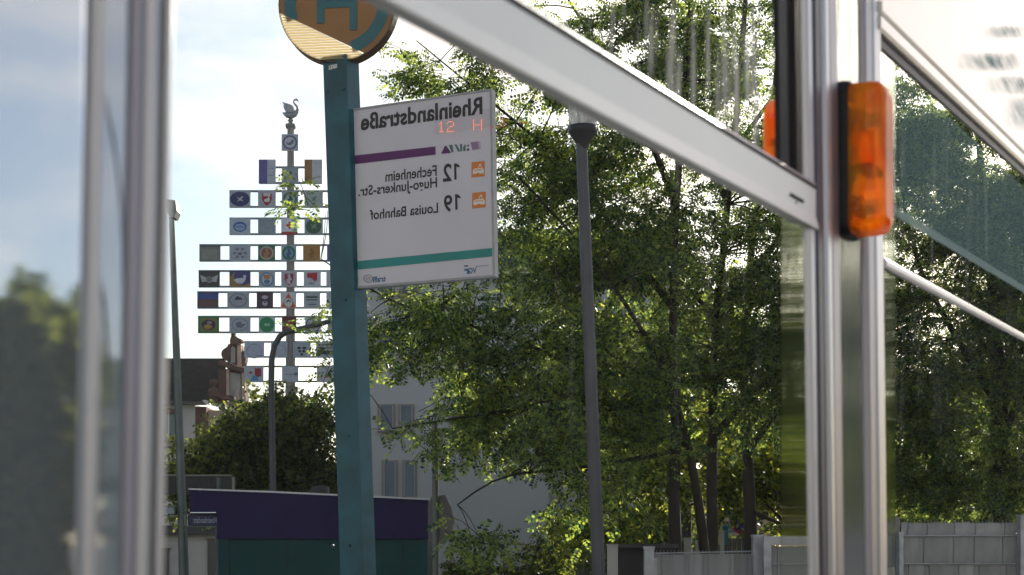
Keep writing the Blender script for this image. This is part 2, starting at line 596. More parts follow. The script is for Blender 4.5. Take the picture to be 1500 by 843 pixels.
# left post
def stripl(X0, X1, o0, o1, mat, name='post_strip'):
    a, c = sX(X0, o1 * .6), sX(X1, o1 * .6)
    return post(name, rnd(a, c, o0, o1), H0, H1, mat, KL)
smudge = M('smudged_aluminium', (0.54, 0.55, 0.61), 0.45, 0.4, 0.35, 9, 0.15, 14, (1.5, 1.5, 0.12))
stripl(138, 155, -.001, .004, alu)
mid_glass = wavy_glass_mat('post_mid_glass', (0.86, 0.88, 0.92), 0.12, 1.12, (30, 30, 6), 0.35, 0.002, veil=0.42)
b = MB(); q_ = [TW(sX(x, 0) + KL * (h - .143), .0005, h) for x, h in ((150, H0), (200, H0), (200, H1), (150, H1))]; b.face(q_); b.face([p - TN * .0004 for p in reversed(q_)]); b.build('post_glass', mid_glass, tram)
b = MB(); b.tube([TW(sX(x, .001) + KL * (hY(x, y, .001) - .143), .001, hY(x, y, .001)) for x, y in ((156, 135), (161, 165), (168, 195), (175, 235), (182, 290), (186, 350), (187, 430))], [.0001, .0003, .0005, .0004, .0004, .0003, .0001], 6); b.tube([TW(sX(x, .001), .001, hY(x, y, .001)) for x, y in ((134, 375), (142, 400), (152, 440), (158, 520), (160, 600))], [.0004, .0009, .0006, .0004, .0001], 6); b.build('scratch', M('scratch_grey', (0.16, 0.16, 0.2), 0.7, 0, 0.3, 60), tram)
smudge_ = smudge
stripl(196, 216, -.001, .003, steel_blue if False else M('grey_groove', (0.30, 0.30, 0.36), 0.4, 0.5, 0.3, 10, 0, 1, (1, 1, 0.2)))
stripl(214, 233, -.001, .005, alu)
stripl(231, 240, -.001, .003, alu_dull)
stripl(238, 248, -.001, .006, alu)
# panes
cp = clear_pane_mat('clear_pane')
def pane(name, s0, s1, h0, h1, mat, o=-.004, th=.003, k0=0, k1=0, parent=tram, sl=0.0):
    b = MB()
    q = [TW(s0 + k0 * (h0 - .143), o, h0 + sl * (s0 - .098)), TW(s1 + k1 * (h0 - .143), o, h0 + sl * (s1 - .098)), TW(s1 + k1 * (h1 - .143), o, h1 + sl * (s1 - .098)), TW(s0 + k0 * (h1 - .143), o, h1 + sl * (s0 - .098))]
    if name in ('pane_edge', 'blurred_pane'):
        b.face(q); b.face([p - TN * th for p in reversed(q)])
    else:
        b.prism(q, -TN * th)
    return b.build(name, mat, parent)
sEdge = sX(1152)
p_low = pane('window_pane', sL1, sEdge, H0, .1855, cp)
p_up = pane('window_pane', sL1, sX(1146), .2186, H1, cp)
edge_glass = wavy_glass_mat('edge_glass', (0.90, 0.94, 0.90), 0.0, 1.08, (500, 500, 1.0), 0.3, 0.0004)
pane('pane_edge', sEdge, sPost0 + .002, H0, .1855, edge_glass, th=.0004, k1=KR)
left_glass = wavy_glass_mat('left_glass', (0.84, 0.87, 0.90), 0.09, 1.18, (25, 25, 140), 0.5, 0.002, veil=0.19)
pane('blurred_pane', sX(-160), sL0 + .002, H0, H1, left_glass, th=.0004)
sR = sX(1500) + 0.9
sRe = sX(1318)
p_right = pane('window_pane', sRe, sR, H0, .1905 - .006, cp)
p_right_up = pane('window_pane', sRe, sR, .1905 + .003, .376, cp, sl=.042)
pane('pane_edge', sPost1 - .002, sRe, H0, .1845, edge_glass, th=.0004)
pane('pane_edge', sPost1 - .002, sRe, .1935, .376, edge_glass, th=.0004, sl=.042)
# right window rails
rail('window_bar', [(-.001, .1850), (.0025, .1850), (.0045, .1868), (.0045, .1912), (.0025, .1930), (-.001, .1930)], sPost1 - .002, sR, alu)
GS = .042
rail('gasket', [(-.001, .3735), (.003, .3735), (.0035, .3790), (.002, .3835), (-.001, .3835)], sX(1279), sR, M('gasket_rubber', (0.045, 0.04, 0.04), 0.5, 0, 0.2, 20), GS)
rail('roof_rail', [(-.001, .3835), (.006, .3835), (.008, .386), (.008, .3955), (.006, .397), (-.001, .397)], sX(1277), sR, white_panel, GS)
rail('roof_rail', [(-.001, .398), (.007, .398), (.009, .400), (.009, .4085), (-.001, .4085)], sX(1277), sR, white_panel, GS)
rail('roof_panel', [(-.001, .4095), (.006, .4095), (.0055, .52), (-.004, .66), (-.02, .66)], sX(1277), sR, white_panel, GS)
# soft teal reflections on the roof panel, put into film patches
teal_reflection = M('teal_reflection', (0.10, 0.36, 0.40), 0.35, 0.1, 0.1, 20)
reflection_m = film_mat('teal_reflection_film', (0.22, 0.46, 0.48), 0.7, fade=True, noise=(14, 14, 90))
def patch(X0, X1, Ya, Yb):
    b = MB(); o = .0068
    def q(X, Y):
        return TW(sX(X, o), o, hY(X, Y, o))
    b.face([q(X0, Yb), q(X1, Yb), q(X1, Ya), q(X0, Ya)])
    ob = b.build('reflection_patch', reflection_m, tram)
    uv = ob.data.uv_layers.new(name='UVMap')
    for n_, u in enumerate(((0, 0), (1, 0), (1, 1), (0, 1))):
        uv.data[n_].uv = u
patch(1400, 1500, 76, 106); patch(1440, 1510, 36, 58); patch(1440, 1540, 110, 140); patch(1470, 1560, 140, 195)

# printed film on the upper part of the right window
film = film_mat('striped_film', (0.36, 0.54, 0.55), 0.16, stripes=48)
pane('window_film', sPost1 + .012, sR, .236, .373, film, o=.0, th=.0006, sl=.025)
edge_f = film_mat('film_edge', (0.45, 0.55, 0.55), 0.42)
pane('film_edge', sPost1 + .012, sR, .236, .2445, edge_f, o=.0012, th=.0006, sl=.018)
# dirt streaks running down the panes
streak_m = film_mat('dust_streak', (0.75, 0.73, 0.68), 0.85, fade=True, noise=(90, 90, 9))
def streaks(n, X0, X1, Y0, Y1, l0, l1, w0, w1, seed, pane_o, mat=streak_m):
    r = random.Random(seed); vs = []; uvs = []
    for i in range(n):
        X = r.uniform(X0, X1); wd = r.uniform(w0, w1); Yt = r.uniform(Y0, Y1); ln = r.uniform(l0, l1); o = -.0035 + .0004 * (i % 4)
        def q(X, Y):
            return TW(sX(X, o), o, hY(X, Y, o))
        vs += [q(X - wd, Yt + ln), q(X + wd, Yt + ln), q(X + wd + 1, Yt), q(X - wd + 1, Yt)]
        uvs += [(0, 0), (1, 0), (1, 1), (0, 1)]
    b = MB()
    for i in range(n):
        b.face(vs[4 * i:4 * i + 4])
    o = b.build('dust_streaks', mat, pane_o, kind='stuff')
    uv = o.data.uv_layers.new(name='UVMap')
    for i, u in enumerate(uvs):
        uv.data[i].uv = u
streaks(20, 935, 1135, -60, 90, 110, 230, 2.5, 6, 3, p_up)
streaks(20, 850, 1120, -80, 60, 60, 160, 1.2, 3, 4, p_up)
streaks(16, 760, 1130, 300, 500, 80, 220, 1.5, 4, 5, p_low, film_mat('faint_streak', (0.7, 0.7, 0.66), 0.06, fade=True))
streaks(30, 1300, 1480, 130, 330, 60, 170, 1.0, 3, 6, p_right_up, film_mat('rain_streak', (0.7, 0.7, 0.66), 0.13, fade=True))
streaks(34, 1300, 1500, 400, 560, 70, 220, 1.0, 3, 8, p_right, film_mat('rain_streak', (0.6, 0.6, 0.58), 0.05, fade=True))

# orange marker light
def lens_mat():
    m = bpy.data.materials.new('orange_lens'); m.use_nodes = True; t = m.node_tree
    p = t.nodes['Principled BSDF']
    p.inputs['Roughness'].default_value = 0.12
    p.inputs['Coat Weight'].default_value = 0.6
    c = t.nodes.new('ShaderNodeTexCoord'); mpn = t.nodes.new('ShaderNodeMapping'); mpn.inputs['Scale'].default_value = (40, 40, 16)
    n = t.nodes.new('ShaderNodeTexNoise'); n.inputs['Scale'].default_value = 1.6; n.inputs['Detail'].default_value = 3
    r = t.nodes.new('ShaderNodeValToRGB')
    r.color_ramp.elements[0].position = 0.36; r.color_ramp.elements[1].position = 0.62
    r.color_ramp.elements[0].color = (0.95, 0.22, 0.015, 1); r.color_ramp.elements[1].color = (1.0, 0.48, 0.035, 1)
    tr = t.nodes.new('ShaderNodeBsdfTranslucent'); ms = t.nodes.new('ShaderNodeMixShader'); ms.inputs[0].default_value = 0.66
    tp_ = t.nodes.new('ShaderNodeBsdfTransparent'); m2 = t.nodes.new('ShaderNodeMixShader'); m2.inputs[0].default_value = 0.30
    tp_.inputs['Color'].default_value = (1.0, 0.42, 0.03, 1)
    t.links.new(c.outputs['Object'], mpn.inputs['Vector']); t.links.new(mpn.outputs[0], n.inputs['Vector']); t.links.new(n.outputs['Fac'], r.inputs['Fac'])
    t.links.new(r.outputs['Color'], p.inputs['Base Color']); t.links.new(r.outputs['Color'], tr.inputs['Color'])
    t.links.new(p.outputs[0], ms.inputs[1]); t.links.new(tr.outputs[0], ms.inputs[2])
    t.links.new(ms.outputs[0], m2.inputs[1]); t.links.new(tp_.outputs[0], m2.inputs[2])
    t.links.new(m2.outputs[0], t.nodes['Material Output'].inputs['Surface'])
    return m
LENS = lens_mat()
def marker_light(s0, s1, h0, h1, sgn, ob, o_lens, label):
    """housing and ribbed lens built from rounded outlines stacked away from the tram side"""
    def outline(ins, o, n=6, rad=.012):
        pts = []
        a, c, d, e = s0 + ins, s1 - ins, h0 + ins, h1 - ins
        r = max(rad - ins * .4, .002)
        for cx, cy, t0 in ((c - r, d + r, -PI / 2), (c - r, e - r, 0), (a + r, e - r, PI / 2), (a + r, d + r, PI)):
            for i in range(n + 1):
                t = t0 + PI / 2 * i / n
                pts.append(TW(cx + r * math.cos(t) + KR * (cy - .143) * 0, sgn * o, cy + r * math.sin(t)))
        return pts
    def stack(levels):
        b = MB(); rings = [outline(i, o) for i, o in levels]; n = len(rings[0])
        b.add([q for r in rings for q in r], [(i * n + k, i * n + (k + 1) % n, (i + 1) * n + (k + 1) % n, (i + 1) * n + k) for i in range(len(rings) - 1) for k in range(n)], smooth=True)
        b.face(rings[0]); b.face(rings[-1]); return b
    base = stack([(0, ob), (-.0005, ob + .004), (0, ob + .008), (.001, ob + .0105)]).build('marker_light', rubber, tram, label=label)
    fix_normals(base)
    t = ob + .0105
    lv = [(.002, t), (.0022, t + .008)] + [(.0022 + .0001 * (i % 2), t + .008 + .0012 * i) for i in range(1, 6)] + [(.003, o_lens - .006), (.0052, o_lens - .003), (.009, o_lens - .0008), (.013, o_lens)]
    ln = stack(lv).build('lens', LENS, base); fix_normals(ln)
    # moulded ribs across the middle of the lens and the bulb carrier inside
    b = MB()
    hm = (h0 + h1) / 2
    for i in range(17):
        h = hm - .008 + .0016 * i
        b.prism([TW(s0 + .0017, sgn * (t + .003), h), TW(s0 + .0017, sgn * (o_lens - .006), h), TW(s0 + .0017, sgn * (o_lens - .006), h + .0007), TW(s0 + .0017, sgn * (t + .003), h + .0007)], TE * .0006)
    b.build('lens_ribs', LENS, base)
    for hh in (h0 + .024, h1 - .030):
        b = MB(); b.tube([TW((s0 + s1) / 2, sgn * (t + .002), hh), TW((s0 + s1) / 2, sgn * (t + .008), hh), TW((s0 + s1) / 2, sgn * (t + .009), hh), TW((s0 + s1) / 2, sgn * (t + .018), hh)], [.009, .009, .006, .006], 12)
        b.build('bulb', alu_dull, base)
    b = MB(); hq = h0 + (h1 - h0) * .42
    b.prism([TW(s0 + .006, sgn * (t + .002), hq), TW(s0 + .006, sgn * (o_lens - .009), hq), TW(s0 + .006, sgn * (o_lens - .009), hq + .004), TW(s0 + .006, sgn * (t + .002), hq + .004)], TE * (s1 - s0 - .012))
    b.build('divider', rubber, base)
    b = MB()
    for k in range(5):
        ha = h0 + .008 + k * (h1 - h0 - .016) / 5; hc_ = ha + (h1 - h0 - .016) / 5 * .9
        b.face([TW(s0 + .005, sgn * (t + .001), ha), TW(s1 - .005, sgn * (t + .001), ha), TW(s1 - .005, sgn * (t + .007), hc_), TW(s0 + .005, sgn * (t + .007), hc_)])
    b.build('reflector', M('reflector', (0.8, 0.8, 0.8), 0.25, 0.9, 0), base)
so = sX(1222, .0)
hb, ht = hY(1250, 348, .01), hY(1250, 122, .01)
marker_light(so, so + .048, hb, ht, 1, .0, .0375, 'orange marker light in a black rubber housing on the post')
marker_light(so, so + .048, hb + .050, ht - .004, -1, .020, .062, 'mirror image of the orange marker light behind the black sash frame')  # second lamp body stands in for the first one's reflection in the pane

#LEDS
# ------------------------------------------------------------------ tram stop sign
DS = 6.3
stop_base = Vector((PX(515, DS), DS, 0))
stop = thing('tram_stop_sign', stop_base, 'teal tram stop pole with round yellow sign and white name board', 'stop sign')
pL = P(473, 95, DS); pLb = P(495, 843, DS)
# pole: two faces show, the corner towards the viewer
e1 = Vector((0.94, -0.34, 0)).normalized(); e2 = Vector((0.55, 0.83, 0)).normalized()
wl = .115; wr = .085
def pole_ring(X, Y):
    a = P(X, Y, DS); c = a + e1 * wl; d = c + e2 * wr; e_ = a + e2 * wr
    return [a, c, d, e_]
top = pole_ring(473, 84); bot = pole_ring(513, 1450)
bot = [Vector((p.x, p.y, 0.2)) for p in bot]
b = MB()
b.add(bot + top, [(i, (i + 1) % 4, (i + 1) % 4 + 4, i + 4) for i in range(4)] + [(4, 5, 6, 7), (3, 2, 1, 0)])
pole_o = b.build('pole', teal_paint, stop)
b = MB()
q0 = P(482, 97, DS - .02); 
b.prism([P(482, 98, DS) - e1.orthogonal() * 0 + Vector((0, -.012, 0)), P(495, 97, DS) + Vector((0, -.03, 0)), P(495, 103, DS) + Vector((0, -.03, 0)), P(482, 104, DS) + Vector((0, -.012, 0))], (0, .02, 0))
b.build('number_plate', M('plate_white', (0.6, 0.6, 0.6), 0.5, 0, 0.3, 90), pole_o)
b = MB()
for r0 in (0, 1, 2):
    pp = P(484 + r0 * 3.4, 99.2 - .2 * r0, DS) + Vector((0, -.0165 - .004 * r0, 0)); qq = P(486.4 + r0 * 3.4, 102.5 - .2 * r0, DS) + Vector((0, -.0165 - .004 * r0, 0))
    b.prism([pp, Vector((qq.x, pp.y, pp.z)), qq, Vector((pp.x, pp.y, qq.z))], (0, .003, 0))
b.build('plate_print', rubber, pole_o)
# round sign
cD = P(494, 4, DS - .02); R = 88 / F * DS
fd = Vector((-0.12, -0.99, 0)).normalized(); fe = Vector((0.99, -0.12, 0)).normalized(); fu = Vector((0, 0, 1))
def dk(r, t, o):
    return cD + (fe * math.cos(t) + fu * math.sin(t)) * r + fd * o
def disc(mb, r0, r1, o, th, n=64, mi=0):
    for i in range(n):
        t0, t1 = 2 * PI * i / n, 2 * PI * (i + 1) / n
        if r0 == 0:
            mb.face([dk(0, 0, o), dk(r1, t0, o), dk(r1, t1, o)], mi)
        else:
            mb.face([dk(r0, t0, o), dk(r1, t0, o), dk(r1, t1, o), dk(r0, t1, o)], mi)
        mb.face([dk(r1, t0, o - th), dk(r1, t1, o - th), dk(r1, t1, o), dk(r1, t0, o)], mi)
yel_shaded = M('sign_yellow_shaded', (0.17, 0.085, 0.032), 0.45, 0, 0.12, 8, translucent=0.15)  # shade on the upper yellow face is put into this brown
teal_film = M('sign_teal', (0.016, 0.115, 0.15), 0.4, 0, 0.1, 8)
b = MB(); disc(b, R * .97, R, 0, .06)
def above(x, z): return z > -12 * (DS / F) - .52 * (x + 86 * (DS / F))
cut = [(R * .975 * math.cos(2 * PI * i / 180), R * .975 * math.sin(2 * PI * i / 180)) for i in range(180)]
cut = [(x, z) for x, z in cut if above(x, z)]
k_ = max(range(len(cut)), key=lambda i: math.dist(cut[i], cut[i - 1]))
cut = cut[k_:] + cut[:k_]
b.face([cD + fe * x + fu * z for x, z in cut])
disc_o = b.build('round_sign', yel_shaded, stop)
b = MB(); disc(b, R * .988, R * 1.0, .003, .066)
b.build('rim', M('rim_dark', (0.05, 0.045, 0.04), 0.5, 0.2, 0.1, 8), disc_o)
b = MB()
for i in range(90):
    t0, t1 = 2 * PI * i / 90, 2 * PI * (i + 1) / 90
    if above(R * .8 * math.cos(t0), R * .8 * math.sin(t0)):
        b.face([dk(R * .70, t0, .004), dk(R * .90, t0, .004), dk(R * .90, t1, .004), dk(R * .70, t1, .004)])
b.build('ring', teal_film, disc_o)
b = MB()
def brect(mb, x0, x1, z0, z1, o, mi=0):
    mb.prism([cD + fe * x + fu * z + fd * o for x, z in ((x0, z0), (x1, z0), (x1, z1), (x0, z1))], -fd * .003, mi)
kx = DS / F
brect(b, -30 * kx, -19 * kx, -30 * kx, 45 * kx, .0045); brect(b, 19 * kx, 30 * kx, -42 * kx, 45 * kx, .0045); brect(b, -19 * kx, 19 * kx, -8 * kx, 6 * kx, .0045)
b.build('letter', teal_film, disc_o)
# sunlit lower part of the round sign, its light put into pale ribs
lit_cream = M('sunlit_ribs', (0.84, 0.74, 0.54), 0.5, 0, 0.10, 10, translucent=0.75)
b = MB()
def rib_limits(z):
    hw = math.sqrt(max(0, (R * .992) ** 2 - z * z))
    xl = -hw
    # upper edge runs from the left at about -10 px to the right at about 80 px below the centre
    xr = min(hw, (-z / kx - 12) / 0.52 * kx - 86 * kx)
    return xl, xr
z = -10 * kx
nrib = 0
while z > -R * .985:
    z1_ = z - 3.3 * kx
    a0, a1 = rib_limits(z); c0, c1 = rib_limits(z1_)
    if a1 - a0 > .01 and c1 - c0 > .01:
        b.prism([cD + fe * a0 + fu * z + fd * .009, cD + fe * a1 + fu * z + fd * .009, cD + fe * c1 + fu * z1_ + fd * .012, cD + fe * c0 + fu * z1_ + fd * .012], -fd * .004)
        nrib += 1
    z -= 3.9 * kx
ro = b.build('lit_ribs', lit_cream, disc_o)
# name board
BL = Vector((PX(513, 6.30), 6.30, 0)); BRt = Vector((PX(719, 6.02), 6.02, 0))
bf = Face((BL.x, BL.y, 0), BRt - BL)
wB = (BRt - BL).length
_, zt = bf.at(513, 162); _, zb = bf.at(523, 422)
_, zt2 = bf.at(718, 135); _, zb2 = bf.at(723, 402)
SH = 0.018   # small lean of the board, like the pole
class Board(Face):
    def at(s, X, Y):
        a, h = Face.at(s, X, Y)
        return a + SH * (h - 3.1), h
    def w(s, a, h, o=0.0):
        return Face.w(s, a - SH * (h - 3.1), h, o)
bd = Board((BL.x, BL.y, 0), BRt - BL)
aL, zt = bd.at(513, 162); aR, zt2 = bd.at(718.5, 135); _, zb = bd.at(523, 421); _, zb2 = bd.at(722, 402)
zt, zb = (zt + zt2) / 2, (zb + zb2) / 2
board_white = M('board_white', (0.60, 0.57, 0.65), 0.5, 0, 0.04, 3)
b = MB(); b.prism([bd.w(aL, zb), bd.w(aR, zb), bd.w(aR, zt), bd.w(aL, zt)], -bd.n * .03)
board = b.build('board', board_white, stop)
b = MB()
for a0, a1, h0, h1 in ((aR - .002, aR + .008, zb - .008, zt + .008), (aL - .002, aR - .002, zt, zt + .008), (aL - .002, aR - .002, zb - .010, zb)):
    b.prism([bd.w(a0, h0, .004), bd.w(a1, h0, .004), bd.w(a1, h1, .004), bd.w(a0, h1, .004)], -bd.n * .036)
b.build('frame', M('frame_silver', (0.34, 0.34, 0.36), 0.6, 0.2, 0.1, 20), board)
ink = M('ink', (0.035, 0.03, 0.032), 0.6, 0, 0)
purple = M('purple_print', (0.095, 0.012, 0.115), 0.5, 0, 0.1, 10)
tealp = M('teal_print', (0.02, 0.23, 0.23), 0.5, 0, 0.1, 6)
orange = M('orange_print', (0.62, 0.19, 0.03), 0.5, 0, 0.1, 10)
for s_, X0, X1, Yt, Yb, bo in (('Rheinlandstraße', 528.5, 707, 143, 166.5, .030), ('2', 649, 662, 240.5, 264.8, .022), ('Fechenheim', 564.5, 640, 242.5, 257.5, .018), ('Hugo-Junkers-Str.', 525, 640.5, 260.3, 274.5, .018),
                              ('9', 650.5, 663, 286.3, 309.2, .022), ('Louisa Bahnhof', 542, 642, 297.5, 311.5, .018)):
    b = MB(); bd.text(b, s_, X0, X1, Yt, Yb, .0012, bo)
    b.build('lettering', ink, board)
def bpoly(mb, pts, o, mi=0):
    mb.face([bd.w(*bd.at(x, y), o) for x, y in reversed(pts)], mi)
for X0, Yt, Yb in ((665.2, 240.0, 263.9), (666.6, 285.2, 307.9)):      # the digit 1, mirrored
    b = MB()
    bpoly(b, [(X0, Yt), (X0 + 3.4, Yt - .3), (X0 + 3.9, Yb - .4), (X0 + .5, Yb)], .0012)
    bpoly(b, [(X0 + 3.4, Yt - .3), (X0 + 8.0, Yt + 3.0), (X0 + 8.1, Yt + 6.0), (X0 + 3.5, Yt + 4.8)], .0012)
    b.build('lettering', ink, board)
b = MB(); bpoly(b, [(517.5, 228.5), (638, 215), (638.5, 227), (518, 241.3)], .0012); b.build('purple_band', purple, board)
b = MB(); bpoly(b, [(523, 383), (720.8, 363.8), (721.2, 376.2), (523.4, 395.5)], .0012); b.build('teal_band', tealp, board)
b = MB()
bpoly(b, [(646.5, 226), (651.5, 214.5), (654, 214), (661, 224.5)], .0012, 0)
bpoly(b, [(657.5, 213), (663, 212.5), (664.5, 223.6), (661.8, 223.8)], .0012, 1)
bpoly(b, [(666, 212.2), (669, 212), (674.5, 222.3), (671, 222.7)], .0012, 1)
bpoly(b, [(674, 211.5), (677, 211.2), (677.3, 222), (674.4, 222.3)], .0012, 1); bpoly(b, [(678.5, 216), (682, 211), (682.4, 221.5), (678.8, 221.8)], .0012, 1)
bpoly(b, [(683.5, 213), (687.5, 212.5), (687.6, 215), (683.6, 215.4)], .0012, 1); bpoly(b, [(683.7, 218.5), (687.7, 218), (687.8, 221), (683.9, 221.4)], .0012, 0)
bpoly(b, [(689.5, 209), (700, 207.6), (702, 219), (692, 220.4)], .0012, 2); bpoly(b, [(700, 207.6), (703.5, 207.2), (705, 218.6), (702, 219)], .0012, 3)
b.build('logo', [purple, M('green_print', (0.07, 0.16, 0.15), 0.5, 0, 0), M('mauve_print', (0.26, 0.17, 0.30), 0.5, 0, 0), M('pale_mauve_print', (0.45, 0.38, 0.48), 0.5, 0, 0)], board)
pale = M('icon_white', (0.75, 0.70, 0.66), 0.5, 0, 0)
for X0, Y0, X1, Y1 in ((690.8, 237.2, 710.2, 259.6), (691.8, 282.2, 711.6, 305)):
    b = MB()
    kx_, ky_ = (X1 - X0), (Y1 - Y0)
    def ic(u, v): return (X0 + u * kx_, Y0 + v * ky_ - u * 2.0 + 1.0)
    bpoly(b, [ic(0, 0), ic(1, 0), ic(1, 1), ic(0, 1)], .0012, 0)
    bpoly(b, [ic(.12, .52), ic(.2, .44), ic(.84, .44), ic(.92, .54), ic(.95, .8), ic(.62, .8), ic(.55, .74), ic(.42, .74), ic(.36, .8), ic(.1, .8)], .0020, 1)
    for k in range(4):
        bpoly(b, [ic(.24 + k * .15, .52), ic(.34 + k * .15, .52), ic(.34 + k * .15, .6), ic(.24 + k * .15, .6)], .0027, 0)
    for q0, q1 in (((.5, .42), (.66, .2)), ((.66, .2), (.78, .42)), ((.56, .2), (.76, .2))):
        d = Vector((q1[0] - q0[0], q1[1] - q0[1])).normalized(); nn = Vector((-d.y, d.x)) * .025
        bpoly(b, [ic(q0[0] + nn.x, q0[1] + nn.y), ic(q1[0] + nn.x, q1[1] + nn.y), ic(q1[0] - nn.x, q1[1] - nn.y), ic(q0[0] - nn.x, q0[1] - nn.y)], .0020, 1)
    io = b.build('tram_icon', [orange, pale], board)
    for p_ in io.data.polygons:
        pass
blue = M('blue_print', (0.05, 0.13, 0.26), 0.5, 0, 0); grey_p = M('grey_print', (0.14, 0.13, 0.15), 0.5, 0, 0)
b = MB(); bd.text(b, 'VG', 687, 698.5, 392.3, 400.2, .0012, .03); bpoly(b, [(680, 389.3), (686, 388.7), (686, 390.9), (680, 391.5)], .0012); bpoly(b, [(680.2, 394.4), (687, 393.7), (687, 401.6), (684, 401.9), (684, 397), (680.3, 397.4)], .0012)
bpoly(b, [(697, 390.6), (716, 388.7), (716, 389.3), (697, 391.3)], .0012)
b.build('logo', blue, board)
b = MB(); bd.text(b, 'traffi', 546.5, 565.5, 404.5, 412.2, .0012, .03)
for i in range(16):
    t0, t1 = 2 * PI * i / 16, 2 * PI * (i + .75) / 16
    for r0, r1 in ((5.6, 7.2), (2.0, 3.2)):
        bpoly(b, [(539.5 + r * math.cos(t), 408.6 + r * .85 * math.sin(t)) for r, t in ((r0, t0), (r0, t1), (r1, t1), (r1, t0))][::-1], .0012, 1)
b.build('logo', [blue, grey_p], board)
for o in list(board.children):
    if o.type == 'MESH' and o.name.split('.')[0] in ('logo', 'tram_icon', 'purple_band', 'teal_band', 'lettering'):
        bm = bmesh.new(); bm.from_mesh(o.data)
        for f_ in bm.faces:
            f_.normal_update()
            if f_.normal.dot(bd.n) < 0: f_.normal_flip()
        bm.to_mesh(o.data); bm.free()
for Yk in (180, 300, 405):
    a_, h_ = bd.at(516 + (Yk - 162) * .04, Yk)
    b = MB(); b.prism([bd.w(a_ - .05, h_ - .014, -.004), bd.w(a_ + .012, h_ - .014, -.004), bd.w(a_ + .012, h_ + .014, -.004), bd.w(a_ - .05, h_ + .014, -.004)], -bd.n * .02)
    b.build('bracket', M('bracket_steel', (0.2, 0.21, 0.22), 0.5, 0.6, 0.15, 20), stop)
for Xb, Yb_ in ((478.5, 132), (503, 131), (479.5, 440), (505, 439), (484, 640), (509, 639), (486, 800), (511, 799)):
    b = MB(); c_ = P(Xb, Yb_, DS - .03); yy = pL + e1 * ((c_.x - pL.x - (Yb_ - 95) * .0294 / F * DS) / e1.x)
    pos = Vector((c_.x, yy.y, c_.z))
    nrm = Vector((e1.y, -e1.x, 0))
    b.tube([pos - nrm * .004, pos + nrm * .006], .007, 8); b.build('bolt', M('bolt_teal', (0.012, 0.07, 0.09), 0.4, 0.3, 0.2, 30), pole_o)
# reflected LED row of the tram, built as glowing dots on a clear strip
GL = {'1': ['00100', '01100', '00100', '00100', '00100', '00100', '01110'], '2': ['01110', '10001', '00001', '00110', '01000', '10000', '11111'],
      'H': ['10001', '10001', '10001', '11111', '10001', '10001', '10001'], '3': ['11110', '00001', '00001', '01110', '00001', '00001', '11110'],
      '.': ['00000', '00000', '00000', '00000', '00000', '01100', '01100'], '-': ['00000', '00000', '00000', '11110', '00000', '00000', '00000'], 'J': ['00111', '00010', '00010', '00010', '00010', '10010', '01100']}
led_m = emis('led', (1.0, 0.25, 0.12), 0.9)
led_pts = []; led_faint = []
for ch, X0, X1, Y0, Y1 in (('1', 645, 656, 181, 197), ('2', 658, 669.5, 180, 196.5), ('H', 696, 710.5, 177.5, 194), ('.', 720, 730, 176, 191), ('3', 733, 745, 176, 189), ('-', 764, 780, 176, 190)):
    for r, row in enumerate(GL[ch]):
        for c, v in enumerate(row):
            if v == '1':
                (led_pts if ch in '12H' else led_faint).append((X0 + (c + .5) * (X1 - X0) / 5, Y0 + (r + .5) * (Y1 - Y0) / 7))
led = thing('led_display', bd.w(.45, zt - .12, .03), 'reflected red LED row of the tram, as glowing dots across the white name board', 'display')
a0, h0 = bd.at(640, 199); a1, _ = bd.at(790, 190); _, h1 = bd.at(660, 176)
b = MB(); b.prism([bd.w(a0, h0, .022), bd.w(a1, h0, .022), bd.w(a1, h1 + .02, .022), bd.w(a0, h1 + .02, .022)], -bd.n * .004)
b.build('clear_strip', clear_pane_mat('clear_acrylic', (0.97, 0.97, 0.97)), led)
b = MB()
for X, Y in led_pts:
    a, h = bd.at(X, Y)
    b.add([bd.w(a + .0030 * math.cos(2 * PI * k / 6), h + .0030 * math.sin(2 * PI * k / 6), .026) for k in range(6)], [tuple(range(6))])
b.build('dots', led_m, led, kind='stuff')
b = MB()
for X, Y in led_faint:
    a, h = bd.at(X, Y)
    b.add([bd.w(a + .0030 * math.cos(2 * PI * k / 6), h + .0030 * math.sin(2 * PI * k / 6), .026) for k in range(6)], [tuple(range(6))])
b.build('faint_dots', emis('led_faint', (1.0, 0.22, 0.10), 0.32), led, kind='stuff')

# unseen house row added behind the viewer to block sky and tune the fill
def opposite_row():
    for k, (x0, x1, hgt, col, lab) in enumerate(((-26, -9, 13, (0.42, 0.41, 0.41), 'unseen tall light plaster house, added behind the viewer to shape the fill light'), (-8.9, 6, 15, (0.43, 0.44, 0.46), 'unseen tall pale grey house, added facing the tram to shape the fill light'), (6.1, 20, 12.5, (0.40, 0.39, 0.38), 'unseen dull white house, added at the row end to shape the fill light'))):
        y1 = -9.0
        t = thing('unseen_house', ((x0 + x1) / 2, y1, 0), lab, 'house', 'unseen houses added for the light')
        b = MB(); b.box(x0, x1, y1 - 9, y1, 0, hgt); b.build('wall', M('town_plaster_%s' % 'abc'[k], col, 0.9, 0, 0.1, 1), t)
        b = MB(); b.prism([(x0, y1 + .4, hgt), (x0, y1 - 9.4, hgt), (x0, y1 - 4.5, hgt + 3.5)], (x1 - x0, 0, 0)); b.build('roof', slate_m, t)
        n = int((x1 - x0) / 2.6)
        for i in range(n):
            for j in range(int(hgt / 3.1)):
                x = x0 + (i + .5) * (x1 - x0) / n; z = 1 + j * 3.1
                piece('window', t, x - .55, x + .55, y1, y1 + .03, z, z + 1.6, town_glass)
slate_m = M('town_slate', (0.06, 0.05, 0.05), 0.7, 0, 0.2, 2); town_glass = M('town_glass', (0.05, 0.06, 0.07), 0.15, 0, 0.1, 1)
opposite_row()

